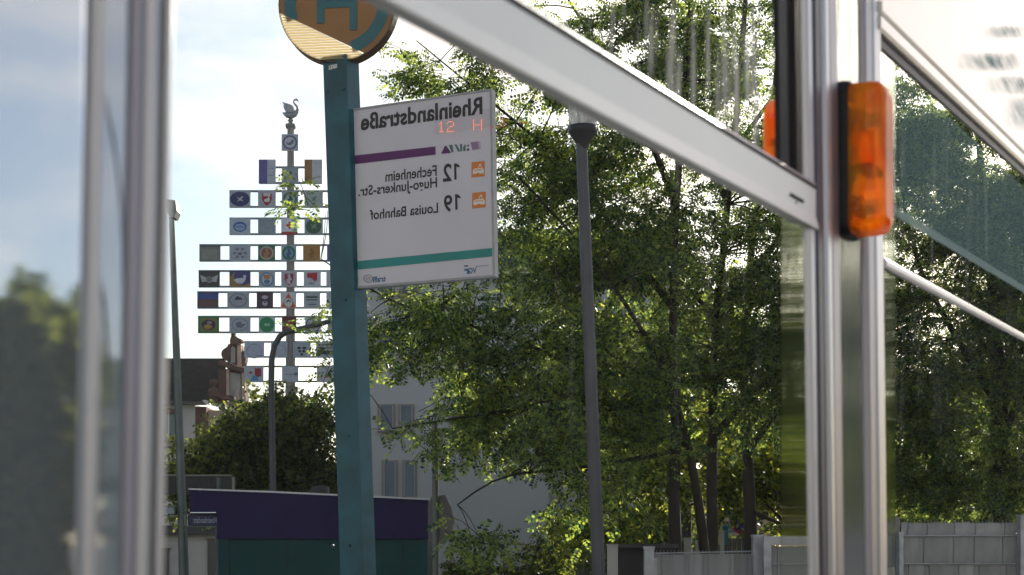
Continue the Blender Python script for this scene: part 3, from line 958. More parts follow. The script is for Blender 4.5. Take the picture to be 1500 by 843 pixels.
#LAMPS
def tube_px(mb, pts, D, r, n=12):
    mb.tube([P(x, y, D) for x, y in pts], r, n)
D = 11.5
lt = thing('street_lamp', (PX(889, D), D, 0), 'slim dark grey street lamp with clear cylinder head before the trees', 'street lamp')
b = MB(); tube_px(b, [(852, 212), (877, 843), (884, 1050), (891, 1087)], D, [.046, .054, .058, .07])
b.build('pole', lamp_grey, lt)
hc = P(853.5, 189, D)
b = MB(); b.lathe(hc, [(.045, -.17), (.05, -.13), (.105, -.045), (.118, -.03), (.118, .015), (.0, .015)], 24)
b.build('lamp_base', M('lamp_dark', (0.03, 0.03, 0.034), 0.45, 0.2, 0.1, 8), lt)
b = MB(); b.lathe(hc, [(.045, .015), (.045, .46), (0, .46)], 16)
b.build('lamp_core', M('core_grey', (0.55, 0.53, 0.54), 0.5, 0.2, 0.2, 12), lt)
b = MB(); b.lathe(hc, [(.114, .016), (.114, .5)], 28)
gm = film_mat('lamp_glass', (0.92, 0.90, 0.88), 0.7, noise=(40, 40, 1))
b.build('lamp_shade', gm, lt)
b = MB(); b.lathe(hc, [(.125, .5), (.125, .53), (.06, .6), (0, .62)], 24)
b.build('lamp_cap', lamp_grey, lt)
D = 25.0
l2 = thing('street_lamp', (PX(272, D), D, 0), 'tall plain grey lamp post with a small square head beside the dark roof', 'street lamp')
b = MB(); tube_px(b, [(251.5, 312), (268, 790), (272, 933.3)], D, [.05, .085, .10]); b.build('pole', pole_grey, l2)
b = MB(); pxpoly(b, [(242, 295), (246, 292), (257, 294), (259, 309), (255, 318), (248, 318), (243, 306)], D - .15, .3); b.build('lamp_head', M('head_grey', (0.28, 0.28, 0.28), 0.5, 0.2, 0.1, 4), l2)
D = 24.0
l3 = thing('street_lamp', (PX(400, D), D, 0), 'curved arm street lamp bending over in front of the maypole', 'street lamp')
b = MB(); tube_px(b, [(400, 938), (399.5, 700), (397.5, 560), (398, 528), (402, 507), (410, 493), (421, 486), (440, 482), (462, 477), (486, 470)], D, [.06, .055, .052, .052, .05, .05, .05, .045, .042, .04]); b.build('pole', M('arm_grey', (0.075, 0.08, 0.085), 0.5, 0.3, 0.1, 5), l3)
b = MB(); pxpoly(b, [(484, 466), (512, 458), (515, 464), (500, 474), (484, 475)], D - .1, .2); b.build('lamp_head', pole_grey, l3)

#MAYPOLE
D = 40.0
mp_ = thing('maypole', (PX(425, D), D, 0), 'tall wooden guild maypole with rows of square painted emblem plaques', 'maypole')
wood = M('weathered_wood', (0.30, 0.27, 0.25), 0.8, 0, 0.35, 3, 0.4, 20, (6, 6, 0.6))
bar_m = M('crossbar_grey', (0.20, 0.20, 0.22), 0.6, 0, 0.1, 4)
b = MB(); tube_px(b, [(426, 882), (425.5, 600), (425.7, 400), (426, 188)], D, [.16, .145, .115, .095], 16); b.build('pole', wood, mp_)
b = MB(); b.lathe(P(426, 186, D), [(.13, -.05), (.15, 0), (.15, .06), (.09, .08), (.05, .12), (.09, .17), (.05, .22), (.025, .27), (.05, .31), (.02, .35), (.02, .46)], 16); b.build('finial', M('finial_grey', (0.24, 0.23, 0.23), 0.5, 0.3, 0.2, 8), mp_)
# swan: body, wing, neck
sw = M('swan_silver', (0.34, 0.34, 0.36), 0.45, 0.4, 0.15, 12)
b = MB()
def sp(x, y, dy=0.0): return P(x, y, D) + Vector((0, dy, 0))
body = [(414, 165.5), (417, 167), (421, 169), (427, 169.6), (432, 167.5), (435.2, 164)]
rr = [.01, .05, .085, .10, .085, .05]
b.tube([sp(*q) for q in body], rr, 10)
b.tube([sp(434.2, 165), sp(436.3, 160.5), sp(435.6, 157), sp(432.6, 153.5), sp(430.3, 150), sp(431, 147.2), sp(433.6, 146), sp(436, 147.2)], [.06, .045, .035, .03, .026, .025, .03, .034], 8)
b.tube([sp(435.8, 147), sp(438.2, 150.6)], [.02, .006], 6)
pts = [(414, 150.5), (418, 152.5), (423, 153.8), (428.5, 156), (431.5, 160), (431, 165), (425, 166.5), (419, 164), (416.5, 161), (418, 160), (414.6, 157), (417, 156.6)]
for sd_ in (-.10, .07):
    b.prism([sp(x, y, sd_) for x, y in pts], (0, .03, 0))
b.build('swan', sw, mp_)
COLS = {}
def cm(c):
    k = tuple(c)
    if k not in COLS:
        COLS[k] = M('paint_%02x%02x%02x' % k, tuple(v * 1.0 for v in srgb(*k)), 0.6, 0, 0.12, 12)
    return COLS[k]
GREY = (176, 178, 190)
def plaque(X0, Y0, X1, Y1, base, shapes):
    b = MB(); pxbox(b, X0, Y0, X1, Y1, D - .14, .04)
    po = b.build('plaque', cm(base), mp_)
    if not shapes: return
    b = MB(); mats = []; hw, hh = (X1 - X0) / 2, (Y1 - Y0) / 2; cx, cy = (X0 + X1) / 2, (Y0 + Y1) / 2
    for i, sh in enumerate(shapes):
        col = cm(sh[1])
        if col not in mats: mats.append(col)
        mi = mats.index(col); d = D - .143 - .004 * i
        if sh[0] == 'e':
            _, _, x, y, rx, ry = sh
            pts = [(cx + (x + rx * math.cos(2 * PI * k / 18)) * hw, cy + (y + ry * math.sin(2 * PI * k / 18)) * hh) for k in range(18)]
        elif sh[0] == 'r':
            _, _, x0, y0, x1, y1 = sh
            pts = [(cx + x * hw, cy + y * hh) for x, y in ((x0, y0), (x1, y0), (x1, y1), (x0, y1))]
        else:
            pts = [(cx + x * hw, cy + y * hh) for x, y in sh[2]]
        pxpoly(b, pts, d, .003, mi)
    b.build('emblem', mats, po)
def crossbars(Y0, Y1, X0, X1):
    for Y in (Y0, Y1):
        b = MB(); pxbox(b, X0, Y - 1.1, X1, Y + 1.1, D - .125, .08); b.build('crossbar', bar_m, mp_)
W, NAVY, RED, DG, DK = (215, 215, 222), (44, 50, 105), (165, 40, 50), (60, 105, 85), (62, 62, 70)
bird = [(-.35, -.3), (-.05, -.1), (.2, -.35), (.35, -.3), (.15, 0), (.35, .3), (0, .15), (-.3, .35), (-.1, .05)]
swan_s = [(-.35, .1), (-.1, -.05), (.1, -.1), (.15, -.35), (.3, -.4), (.25, -.2), (.35, .1), (.2, .35), (-.2, .35)]
fig = [(-.2, .6), (-.35, .1), (-.1, -.1), (-.2, -.5), (.1, -.6), (.2, -.2), (.4, .1), (.1, .2), (.2, .6)]
shield = [(-.55, -.65), (.55, -.65), (.55, .1), (.3, .55), (0, .8), (-.3, .55), (-.55, .1)]
rows = [
 (197, 221, [(412.5, 437, GREY, [('e', (100, 102, 130), 0, 0, .88, .88), ('e', (190, 192, 205), 0, 0, .66, .66), ('p', (110, 112, 140), [(-.5, -.1), (-.1, .1), (.2, -.3), (.5, -.35), (.35, .15), (.1, .35), (-.3, .3)])])], None),
 (245, 268, [(379, 404, (185, 187, 200), [('r', (90, 84, 150), -1, -1, 0, 1), ('r', (150, 150, 170), .15, -.3, .8, -.24), ('r', (150, 150, 170), .15, .3, .8, .36)]), (413, 437, (140, 150, 160), []), (446, 472, (190, 190, 198), [('r', (150, 105, 60), -1, -1, -.15, 1), ('r', (170, 172, 180), .1, -.7, .85, -.62)])], (380, 472)),
 (280, 303, [(336, 367, (165, 168, 180), [('e', NAVY, 0, 0, .93, .9), ('p', (190, 190, 200), bird)]), (378, 404, (170, 170, 180), [('p', RED, shield), ('r', (210, 190, 195), -.4, -.75, .4, -.35), ('p', W, swan_s)]), (413, 437, (150, 160, 165), [('e', DG, 0, 0, .85, .9), ('e', (160, 175, 180), 0, 0, .6, .62), ('p', (50, 80, 75), fig)]), (446, 473, (160, 168, 168), [('p', (95, 115, 105), bird)])], (336, 508)),
 (320, 343, [(336, 367, (178, 184, 198), [('e', (70, 100, 165), 0, .05, .65, .62), ('e', (150, 170, 205), 0, .1, .5, .42), ('r', (80, 105, 165), -.4, 0, .4, .12)]), (378, 404, (138, 148, 160), []), (412, 436, W, [('r', (160, 40, 50), -1, .65, 1, 1), ('e', (228, 228, 230), 0, -.15, .62, .66), ('r', (190, 30, 40), -.12, -.55, .12, .3), ('r', (190, 30, 40), -.38, -.25, .38, 0)]), (446, 473, (150, 158, 160), [('e', (48, 82, 66), 0, 0, .86, .9), ('p', (120, 145, 130), bird)])], (336, 508)),
 (359, 382, [(292, 323, (120, 125, 122), [('r', (140, 142, 132), -.8, -.5, .7, .8), ('r', (85, 95, 100), -1, -.95, 1, -.75)]), (336, 367, (170, 175, 188), [('e', (110, 118, 140), .45 * math.cos(i * PI / 3) if False else .5 * math.cos(i * PI / 3), .55 * math.sin(i * PI / 3), .15, .13) for i in range(6)] + [('e', (90, 98, 125), 0, .1, .2, .16)]), (378, 403, (62, 105, 80), [('e', (165, 160, 155), 0, 0, .85, .85), ('e', (140, 85, 65), 0, 0, .64, .64), ('p', (170, 120, 90), fig)]), (412, 434, (160, 170, 178), [('e', (50, 115, 85), 0, 0, .88, .9), ('e', (110, 155, 180), 0, 0, .58, .6), ('p', (65, 90, 130), fig)]), (444, 469, (165, 115, 55), [('p', (130, 95, 40), fig)]), (479, 504, (90, 85, 150), [])], (292, 508)),
 (397, 420, [(291, 322, (62, 60, 58), [('p', (175, 175, 180), [(-.85, -.5), (-.3, -.2), (.3, -.2), (.85, -.5), (.7, .4), (.3, .3), (0, .5), (-.3, .3), (-.7, .4)]), ('e', (120, 118, 110), 0, 0, .3, .35)]), (336, 367, (64, 66, 120), [('p', (150, 120, 70), [(-1, -.2), (-.5, -.9), (-.55, .2), (.2, .8), (1, .5), (1, 1), (-1, 1)]), ('p', (205, 205, 215), [(-.6, .1), (-.2, -.1), (.3, -.1), (.35, -.5), (.6, -.4), (.5, .2), (.2, .6), (-.3, .5)])]), (379, 403, (165, 170, 180), [('e', (100, 130, 165), 0, .05, .85, .88), ('e', (185, 192, 200), 0, .05, .66, .7), ('p', (190, 130, 70), [(-.45, -.5), (.45, -.5), (.3, .0), (-.3, 0)]), ('e', (90, 125, 170), 0, .35, .35, .3)]), (412, 435, (180, 178, 185), [('p', (150, 50, 70), shield), ('p', (200, 195, 200), fig)]), (445, 470, (190, 190, 198), [('p', (180, 35, 55), [(-.6, -.7), (.6, -.8), (.55, .1), (.3, .35), (-.1, -.1), (-.6, -.1)]), ('e', (140, 140, 155), -.1, .55, .35, .12)]), (478, 504, (180, 180, 190), [])], (291, 508)),
 (428, 451, [(289, 320, (85, 82, 90), [('r', (52, 72, 140), -.95, -.95, .95, -.15), ('e', (105, 70, 70), 0, -.1, .85, .9), ('r', (58, 78, 150), -.95, -.8, .95, -.1)]), (333, 365, (165, 168, 178), [('e', (120, 124, 135), 0, 0, .82, .84), ('e', (160, 164, 174), 0, 0, .72, .74), ('p', DK, [(-.3, -.2), (-.1, -.5), (.4, -.2), (.35, -.05), (-.3, 0)])]), (376, 400, (74, 52, 74), [('e', (180, 175, 190), 0, -.35, .4, .22), ('e', (180, 175, 190), 0, .4, .32, .3), ('e', (74, 52, 74), 0, .25, .15, .1)]), (411, 434, (205, 205, 210), [('p', (205, 90, 45), [(0, -.9), (.95, .9), (-.95, .9)]), ('e', (215, 215, 215), 0, .3, .5, .55), ('p', DK, [(-.35, .2), (0, -.1), (.35, .2), (.2, .3), (0, .1), (-.2, .3)])]), (445, 469, (170, 175, 182), [('r', (75, 95, 90), -.7, -.5, .7, -.25), ('r', (75, 95, 90), -.65, -.1, .65, .05), ('r', (110, 120, 125), -.5, .45, .5, .6)]), (478, 504, (180, 180, 190), [])], (289, 508)),
 (464, 487, [(290, 321, (60, 120, 70), [('r', (120, 120, 60), -.8, -.8, .8, .8), ('e', (70, 55, 75), 0, 0, .68, .62), ('e', (175, 145, 60), -.05, .25, .4, .28), ('e', (150, 130, 140), .1, -.25, .25, .2)]), (336, 367, (170, 174, 186), [('e', (140, 145, 158), 0, 0, .8, .8), ('e', (172, 176, 188), 0, 0, .68, .68), ('p', (120, 120, 140), [(-.4, -.2), (0, -.4), (.2, -.1), (.6, -.1), (.4, .15), (.1, .4), (-.35, .3)])]), (379, 403, (200, 205, 208), [('e', (40, 145, 90), 0, 0, .93, .95), ('e', (160, 205, 180), -.15, 0, .16, .2), ('e', (160, 205, 180), .2, 0, .16, .2)]), (413, 434, (105, 42, 52), [('e', (160, 60, 65), 0, .1, .55, .6), ('e', (190, 130, 110), 0, .1, .2, .3)]), (447, 471, (195, 196, 205), [('e', (50, 50, 72), 0, 0, .92, .92), ('e', (200, 200, 208), 0, 0, .78, .78), ('p', (150, 150, 165), fig)]), (480, 504, (185, 185, 195), [])], (290, 508)),
 (501, 523, [(358, 387, (185, 190, 205), [('e', (155, 160, 182), 0, .2, .78, .95), ('e', (185, 190, 205), 0, .2, .7, .85), ('r', (140, 145, 165), .1, .75, .85, .84)]), (397, 421, (185, 190, 202), [('e', (160, 165, 185), .1, .1, .72, .8), ('e', (186, 191, 203), .1, .1, .62, .7)]), (429, 455, (178, 182, 192), [('e', (58, 60, 72), -.3, -.2, .22, .16), ('e', (58, 60, 72), .3, -.2, .22, .16), ('e', (58, 60, 72), -.22, .2, .16, .16), ('e', (58, 60, 72), .22, .2, .16, .16), ('e', (58, 60, 72), 0, .6, .16, .16)]), (463, 492, (180, 184, 194), [('r', (110, 112, 125), -.8, -.7, .8, -.55), ('r', (110, 112, 125), -.8, -.3, .8, -.15), ('r', (80, 85, 90), -.5, .15, .9, .6)])], (358, 508)),
 (537, 559, [(358, 386, (190, 193, 205), [('p', (90, 150, 195), [(-.1, .2), (.3, .1), (.5, .85), (-.45, .85)]), ('p', (160, 50, 70), [(.1, -.75), (.75, -.75), (.75, .2), (.4, .4), (.1, .1)]), ('e', (170, 60, 75), -.35, -.2, .18, .16)]), (413, 437, (190, 193, 204), [('r', (140, 143, 158), -.7, -.02, .5, .06), ('p', (120, 122, 135), [(.5, -.15), (.9, -.2), (.9, .15), (.5, .15)])]), (464, 494, (195, 196, 206), [('p', (215, 90, 130), [(-.3, .5), (.2, -.4), (.3, .1), (0, .5)])])], (358, 508)),
]
for Y0, Y1, pl, br in rows:
    if br: crossbars(Y0, Y1, *br)
    for X0, X1, base, sh in pl:
        yy0 = Y0 - 11 if (Y0 == 245 and base != (140, 150, 160)) else Y0
        plaque(X0, yy0, X1, Y1 + (1 if br else 0), base, sh)

#HOUSE
D = 60.0
house = thing('gabled_house', (PX(290, D), D, 0), 'old white house with dark slate roof and ornate red sandstone gable', 'house')
plaster = M('old_plaster', (0.48, 0.45, 0.42), 0.9, 0, 0.1, 1.2, 0.15, 12)
sandst = M('red_sandstone', (0.125, 0.06, 0.046), 0.85, 0, 0.25, 3, 0.3, 14)
slate = M('slate', (0.026, 0.023, 0.021), 0.95, 0, 0.4, 4, spec=0.1)
b = MB(); b.box(PX(150, D), PX(286, D), D, D + 9, 0, PZ(592, D)); wall_h = b.build('wall', plaster, house)
b = MB(); b.box(PX(286, D), PX(302, D), D + .02, D + 9, 0, PZ(596, D)); b.build('corner_stone', sandst, house)
b = MB(); b.box(PX(302, D), PX(362, D), D + .4, D + 8.6, 0, PZ(600, D)); b.build('side_wall', M('side_plaster', (0.55, 0.45, 0.38), 0.9, 0, 0.1, 2), house)
b = MB()
n = 11
for i in range(n):       # slate courses, each lapping over the one below
    f0, f1 = i / n, (i + 1) / n
    ya, yb = 592 - 66 * f0, 592 - 66 * f1 - .6
    da, db = D - .35 + 3.2 * f0, D - .35 + 3.2 * f1
    b.prism([P(120, ya, da), P(330, ya, da), P(330, yb, db + .06), P(120, yb, db + .06)], (0, .12, .02))
b.build('slate_courses', slate, house, kind='stuff')
b = MB(); pxpoly(b, [(296, 587), (300, 586), (345, 599), (345, 603), (300, 591)], D - .5, .5); b.build('gutter', M('gutter_white', (0.75, 0.72, 0.68), 0.5, 0, 0.05, 3), house)
b = MB(); pxbox(b, 150, 588.5, 300, 592.5, D - .4, .4); b.build('eaves', M('eaves_dark', (0.08, 0.07, 0.065), 0.7, 0, 0.1, 3), house)
# gable with shoulders, scrolls and a cap
def arc(cx, cy, rx, ry, a0, a1, n=8):
    return [(cx + rx * math.cos(math.radians(a0 + (a1 - a0) * k / n)), cy + ry * math.sin(math.radians(a0 + (a1 - a0) * k / n))) for k in range(n + 1)]
sand_pale_lit = M('pale_lit_sandstone', (0.48, 0.34, 0.27), 0.85, 0, 0.2, 3, 0.3, 14)  # lit copy of the red sandstone, the light put into its colour
gplast = M('gable_plaster', (0.40, 0.36, 0.34), 0.9, 0, 0.12, 3)
gb = MB(); pxpoly(gb, [(320, 600), (320, 541), (357, 541), (359, 600)], D - .4, 1.0); pxpoly(gb, [(333, 541), (334, 512), (338, 504), (352, 504), (355, 512), (356, 541)], D - .38, .9)
gable = gb.build('gable', sandst, house)
def gpart(name, pts, d0, dep, mat_):
    b = MB(); pxpoly(b, pts, d0, dep); return b.build(name, mat_, gable)
gpart('gable_panel', [(338, 510), (341, 507), (344.5, 510), (344.5, 532), (338, 531)], D - .43, .05, gplast)
gpart('gable_panel', [(337, 546), (352, 548.5), (353, 600), (337, 600)], D - .45, .05, gplast)
gpart('pilaster', [(347.5, 505), (353, 506), (354, 542), (347.5, 540)], D - .55, .17, sand_pale_lit)
gpart('pilaster', [(331.5, 541), (336, 542), (336, 600), (331.5, 600)], D - .55, .15, sand_pale_lit)
gpart('pilaster', [(354, 546), (358.5, 546), (359.5, 600), (354, 600)], D - .55, .15, sand_pale_lit)
gpart('scroll', arc(332, 519, 8, 9, 60, 250) + arc(336, 508, 3, 4, 180, 320, 4), D - .5, .5, sandst)
gpart('scroll', arc(356, 524, 4.5, 10, -110, 100), D - .5, .5, sandst)
for pts in ([(320, 529), (326, 528), (337, 532), (346, 537), (357.5, 539), (358.5, 542), (357, 545), (345, 543.5), (335, 539.5), (326, 536), (319, 536)], [(308, 572), (316, 573), (326, 578), (339, 580), (340.5, 584), (338, 586), (325, 584), (315, 580), (307, 579)]):
    gpart('ledge', pts, D - .85, .45, sandst)
gpart('ledge_highlight', [(337, 531), (346, 535.8), (357.5, 538), (357.5, 539.2), (346, 537.2), (337, 532.6)], D - .9, .3, sand_pale_lit)  # thin pale strip painted as the highlight along the ledge
b = MB(); pxpoly(b, [(337, 505), (336.5, 500), (338, 494), (340.5, 490), (343, 490), (346, 494), (354, 497.5), (353, 500), (348, 501), (352, 505)], D - .6, .7); b.lathe(P(342, 490.5, D - .25), [(.09, -.06), (.12, .0), (.07, .07), (.0, .1)], 12); b.build('cap', sandst, gable)
b = MB(); b.lathe(P(313, 592, D - .5), [(.22, 0), (.22, .12), (.16, .2), (.19, .34), (.24, .5), (.20, .62), (.10, .68), (.08, .74), (.17, .8), (.2, .9), (.16, 1.0), (.0, 1.06)], 14); b.build('shoulder', sandst, gable)
b = MB(); b.lathe(P(346.5, 600, D - .8), [(.2, 0), (.2, .15), (.12, .2), (.14, .4), (.05, .75), (.08, .8), (0, .86)], 12); b.build('obelisk', sand_pale_lit, gable)
b = MB(); b.lathe(P(371, 578, D), [(.05, -.6), (.06, -.2), (.16, -.1), (.17, .02), (.1, .14), (0, .17)], 12); b.build('ball_finial', sandst, house)
b = MB(); pxbox(b, 238, 606, 256, 646, D - .05, .05); wn = b.build('window', M('far_glass', (0.10, 0.13, 0.14), 0.2, 0, 0.1, 3), house)
b = MB(); pxpoly(b, [(234, 606), (239, 600), (247, 597), (254, 600), (259, 606)], D - .2, .2); b.build('lintel', sandst, wn)
b = MB(); pxbox(b, 236, 644, 262, 648, D - .2, .2); pxbox(b, 238, 654, 262, 657, D - .12, .12); b.build('sill', M('sill_dark', (0.04, 0.03, 0.03), 0.7, 0, 0), wn)
b = MB(); pxbox(b, 246.3, 606, 247.7, 644, D - .09, .04); b.build('frame', M('frame_white', (0.6, 0.6, 0.58), 0.6, 0, 0), wn)

# low white house behind the kiosk
D = 48.0
h2 = thing('low_house', (PX(270, D), D, 0), 'low white house with dark windows left of the purple kiosk', 'house')
b = MB(); b.box(PX(150, D), PX(330, D), D, D + 6, 0, PZ(784, D)); b.build('wall', plaster, h2)
b = MB(); b.box(PX(140, D), PX(335, D), D - .3, D + 6.2, PZ(784, D), PZ(770, D)); b.build('roof', M('low_roof', (0.05, 0.045, 0.045), 0.7, 0, 0.2, 3), h2)
for X0, X1, Y0 in ((232, 247, 806), (304, 316, 792), (185, 205, 806)):
    b = MB(); pxbox(b, X0, Y0, X1, 850, D - .05, .05); f_ = b.build('window', M('dark_glass', (0.03, 0.035, 0.04), 0.2, 0, 0.1, 3), h2)
    b = MB(); pxbox(b, X0 - 1.5, Y0 - 3, X1 + 1.5, Y0, D - .1, .1); b.build('lintel', sandst, f_)

# kiosk
D = 22.0
ki = thing('kiosk', (PX(450, D), D, 0), 'stop kiosk with purple upper band over teal walls behind the pole', 'kiosk')
kp = M('kiosk_purple', (0.020, 0.012, 0.085), 0.5, 0, 0.14, 2, spec=0.2); kt = M('kiosk_teal', (0.010, 0.072, 0.078), 0.5, 0, 0.16, 2, spec=0.2)
b = MB(); pxpoly(b, [(277, 718), (400, 722.5), (627, 733), (627, 790), (318, 790), (318, 755), (278, 755)], D, 2.2); band = b.build('upper_band', kp, ki)
b = MB(); b.prism([P(276, 715.5, D - .04), P(400, 719.5, D - .04), P(628, 730.5, D - .04), P(628, 732.7, D - .04), P(400, 722.2, D - .04), P(276, 717.7, D - .04)], (0, 2.3, 0)); b.build('roof_edge', M('edge_pale', (0.62, 0.60, 0.66), 0.4, 0.2, 0.05, 4), ki)
b = MB(); b.box(PX(318.5, D), PX(626, D), D + .06, D + 2.1, 0, PZ(790.3, D)); b.build('wall', kt, ki)
for X in (335, 420, 510, 590):
    b = MB(); pxbox(b, X, 792, X + 1.2, 940, D + .045, .016); b.build('wall_joint', M('joint', (0.008, 0.04, 0.045), 0.6, 0, 0), ki)
b = MB(); b.tube([P(279, 751.5, D - .06), P(317, 751.5, D - .06)], .018, 8); b.build('metal_trim', M('bright_steel', (0.8, 0.8, 0.8), 0.12, 1.0, 0), ki)
b = MB(); pxpoly(b, [(452, 722), (456, 714), (470, 710), (480, 713), (480, 724)], D + .8, .25); b.build('roof_box', M('box_dark', (0.03, 0.03, 0.035), 0.6, 0, 0.1, 3), ki)

# back of a direction sign and street name plates by the left lamp
D = 27.0
ds = thing('direction_sign', (PX(290, D), D, 0), 'dark rear side of a long direction sign above the kiosk roof edge', 'sign')
b = MB(); pxpoly(b, [(150, 697), (338, 698.5), (342, 702), (342, 725), (150, 725)], D, .06); pl_ = b.build('panel', M('sign_back', (0.045, 0.045, 0.048), 0.5, 0.3, 0.1, 4), ds)
b = MB(); pxbox(b, 150, 695.6, 340, 697.4, D - .02, .1); pxbox(b, 340, 699, 343.5, 727, D - .02, .1); b.build('frame', M('sign_rim', (0.22, 0.22, 0.2), 0.4, 0.6, 0), ds)
for X_ in (200, 320):
    b = MB(); b.tube([P(X_, 905, D), P(X_, 700, D)], .06, 10); b.build('leg', pole_grey, ds)
D = 24.8
sn = thing('street_name_sign', (PX(300, D), D, PZ(770, D)), 'small blue street name plate with white letters on the left lamp post', 'sign')
fs = Face((PX(272, D), D, 0), (1, 0, 0))
b = MB(); pxpoly(b, [(275, 757), (278, 754), (318, 754), (318, 771), (278, 771), (275, 768)], D, .03); pl2 = b.build('plate', M('plate_blue', (0.02, 0.025, 0.085), 0.5, 0, 0.1, 10), sn)
b = MB(); pxbox(b, 272, 752.8, 319, 753.9, D - .01, .05); pxbox(b, 272, 771.2, 319, 772.3, D - .01, .05); pxbox(b, 269, 754, 272, 771, D, .05); b.build('frame', pole_grey, sn)
b = MB(); fs.text(b, 'Rheinlandstr.', 282, 317.5, 758, 766.5, .006, .02); b.build('lettering', M('letter_pale', (0.42, 0.42, 0.5), 0.6, 0, 0), pl2)
sn2 = thing('plate_sign', (PX(245, D), D, PZ(760, D)), 'pale rectangular plate sign just right of the left metal post', 'sign')
b = MB(); pxbox(b, 215, 744, 255, 753, D, .03); b.build('plate', M('plate_pale', (0.35, 0.37, 0.42), 0.5, 0, 0.15, 10), sn2)
b = MB(); pxbox(b, 215, 741, 258, 743, D, .04); pxbox(b, 215, 755, 258, 757, D, .04); pxbox(b, 236, 733, 242, 738, D, .03); b.build('frame', pole_grey, sn2)

# white apartment block behind the trees
D = 32.0
ap = thing('apartment_block', (PX(670, D), D, 0), 'plain white apartment block with paired windows behind the branches', 'building')
render_w = M('white_render', (0.56, 0.55, 0.56), 0.9, 0, 0.06, 0.5, 0.12, 25)
b = MB(); b.box(PX(528, D), PX(804, D), D, D + 8, 0, PZ(340, D)); apw = b.build('wall', render_w, ap)
b = MB(); b.box(PX(804, D) + .003, PX(985, D), D + .7, D + 8, PZ(771, D), PZ(345, D)); b.build('wing_wall', render_w, ap)
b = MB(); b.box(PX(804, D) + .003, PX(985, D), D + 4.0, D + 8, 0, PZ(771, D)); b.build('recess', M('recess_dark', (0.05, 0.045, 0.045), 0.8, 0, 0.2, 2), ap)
b = MB(); pxbox(b, 520, 336, 990, 341, D - .25, 8.6); b.build('roof', M('roof_edge_grey', (0.25, 0.25, 0.26), 0.7, 0, 0.1, 2), ap)
glassw = M('sky_glass', (0.10, 0.15, 0.22), 0.12, 0.0, 0.2, 1.5, spec=0.4)
jamb = M('jamb_beige', (0.36, 0.31, 0.27), 0.8, 0, 0.1, 3)
for X0, X1, Y0, Y1 in ((562, 580, 676, 727), (592, 608, 676, 727), (556, 576, 594, 628), (586, 604, 594, 628), (555, 575, 486, 520), (587, 612, 486, 520), (556, 576, 400, 430), (588, 612, 400, 430), (660, 700, 486, 520), (660, 700, 594, 628), (727, 772, 362, 392)):
    b = MB(); pxbox(b, X0 - 3, Y0 - 2, X1 + 3, Y1 + 2, D - .03, .03); fr = b.build('window', jamb, ap)
    b = MB(); pxbox(b, X0 + 1.5, Y0, X1 - 1.5, Y1, D - .036, .012); b.build('pane', glassw, fr)
    b = MB(); pxbox(b, X0 - 4, Y1 + 2, X1 + 4, Y1 + 4, D - .16, .13); pxbox(b, X0, Y0, X0 + 1.5, Y1, D - .07, .02); pxbox(b, X1 - 1.5, Y0, X1, Y1, D - .07, .02); b.build('frame', M('window_white', (0.45, 0.44, 0.43), 0.6, 0, 0), fr)
b = MB(); pxbox(b, 722, 396, 776, 398, D - .5, .04); pxbox(b, 722, 386, 776, 388, D - .5, .04)
for i in range(10):
    pxbox(b, 723 + i * 5.6, 388, 724 + i * 5.6, 396, D - .49, .02)
b.build('railing', M('rail_dark', (0.06, 0.06, 0.07), 0.5, 0.3, 0), ap)
b = MB(); pxbox(b, 718, 398, 780, 402, D - .55, .52); b.build('balcony_slab', render_w, ap)
b = MB(); pxbox(b, 835, 790, 900, 850, D + 2, .2); b.build('door', M('door_grey', (0.22, 0.21, 0.2), 0.6, 0, 0.1, 2), ap)
b = MB(); pxbox(b, 808, 792, 875, 812, D + 1.2, .25); b.build('porch_beam', render_w, ap)

# traffic sign seen from behind
D = 16.0
ts = thing('traffic_sign', (PX(639, D), D, 0), 'grey back of a traffic sign on a thin pole before the apartment block', 'traffic sign')
b = MB(); tube_px(b, [(638, 1008), (638, 800), (637, 622)], D, .036, 10); b.build('pole', M('sign_pole', (0.13, 0.14, 0.13), 0.5, 0.4, 0.1, 5), ts)
b = MB(); pxpoly(b, [(627, 742), (632, 728), (652, 725), (661, 742), (666, 765), (660, 785), (652, 797), (632, 797), (627, 785)], D + .04, .02); b.build('plate', M('plate_back', (0.13, 0.125, 0.14), 0.5, 0.4, 0.15, 3), ts)

#FENCE
D = 12.5
fr1 = thing('slat_fence', (PX(1030, D), D, 0), 'grey slat fence in front of the tree trunks between two posts', 'fence')
def slats(parent, X0, X1, D, z0, z1, seed, widths=(.20, .045, .12, .05), gap=.006):
    r = random.Random(seed); x = PX(X0, D); k = seed
    while x < PX(X1, D) - .01:
        wd = min(widths[k % len(widths)] * r.uniform(.9, 1.1), PX(X1, D) - x)
        dy = .016 if k % 2 else 0
        piece('slat', parent, x - (.012 if k % 2 else 0), x + wd - gap * .5 + (.012 if k % 2 else 0), D + dy, D + dy + .012, z0 + r.uniform(-.003, .003), z1 + r.uniform(-.004, .004), slat_grey)
        x += wd; k += 1
def fpost(parent, X0, X1, Ytop, D, th=.10, mat=galv):
    b = MB(); b.box(PX(X0, D), PX(X1, D), D - th / 2, D + th / 2, 0, PZ(Ytop, D)); b.box(PX(X0, D) - .006, PX(X1, D) + .006, D - th / 2 - .006, D + th / 2 + .006, PZ(Ytop, D), PZ(Ytop, D) + .02)
    b.build('post', mat, parent)
def frail(parent, X0, X1, Y0, D, r=.006, Y1=None):
    b = MB(); b.tube([P(X0, Y0, D - .014), P(X1, Y0 if Y1 is None else Y1, D - .014)], r, 6); b.build('rail', galv, parent)
fpost(fr1, 943.5, 957.5, 804, D); fpost(fr1, 1102, 1118, 787, D - .1)
slats(fr1, 961, 1101, D, .15, PZ(812, D), 3)
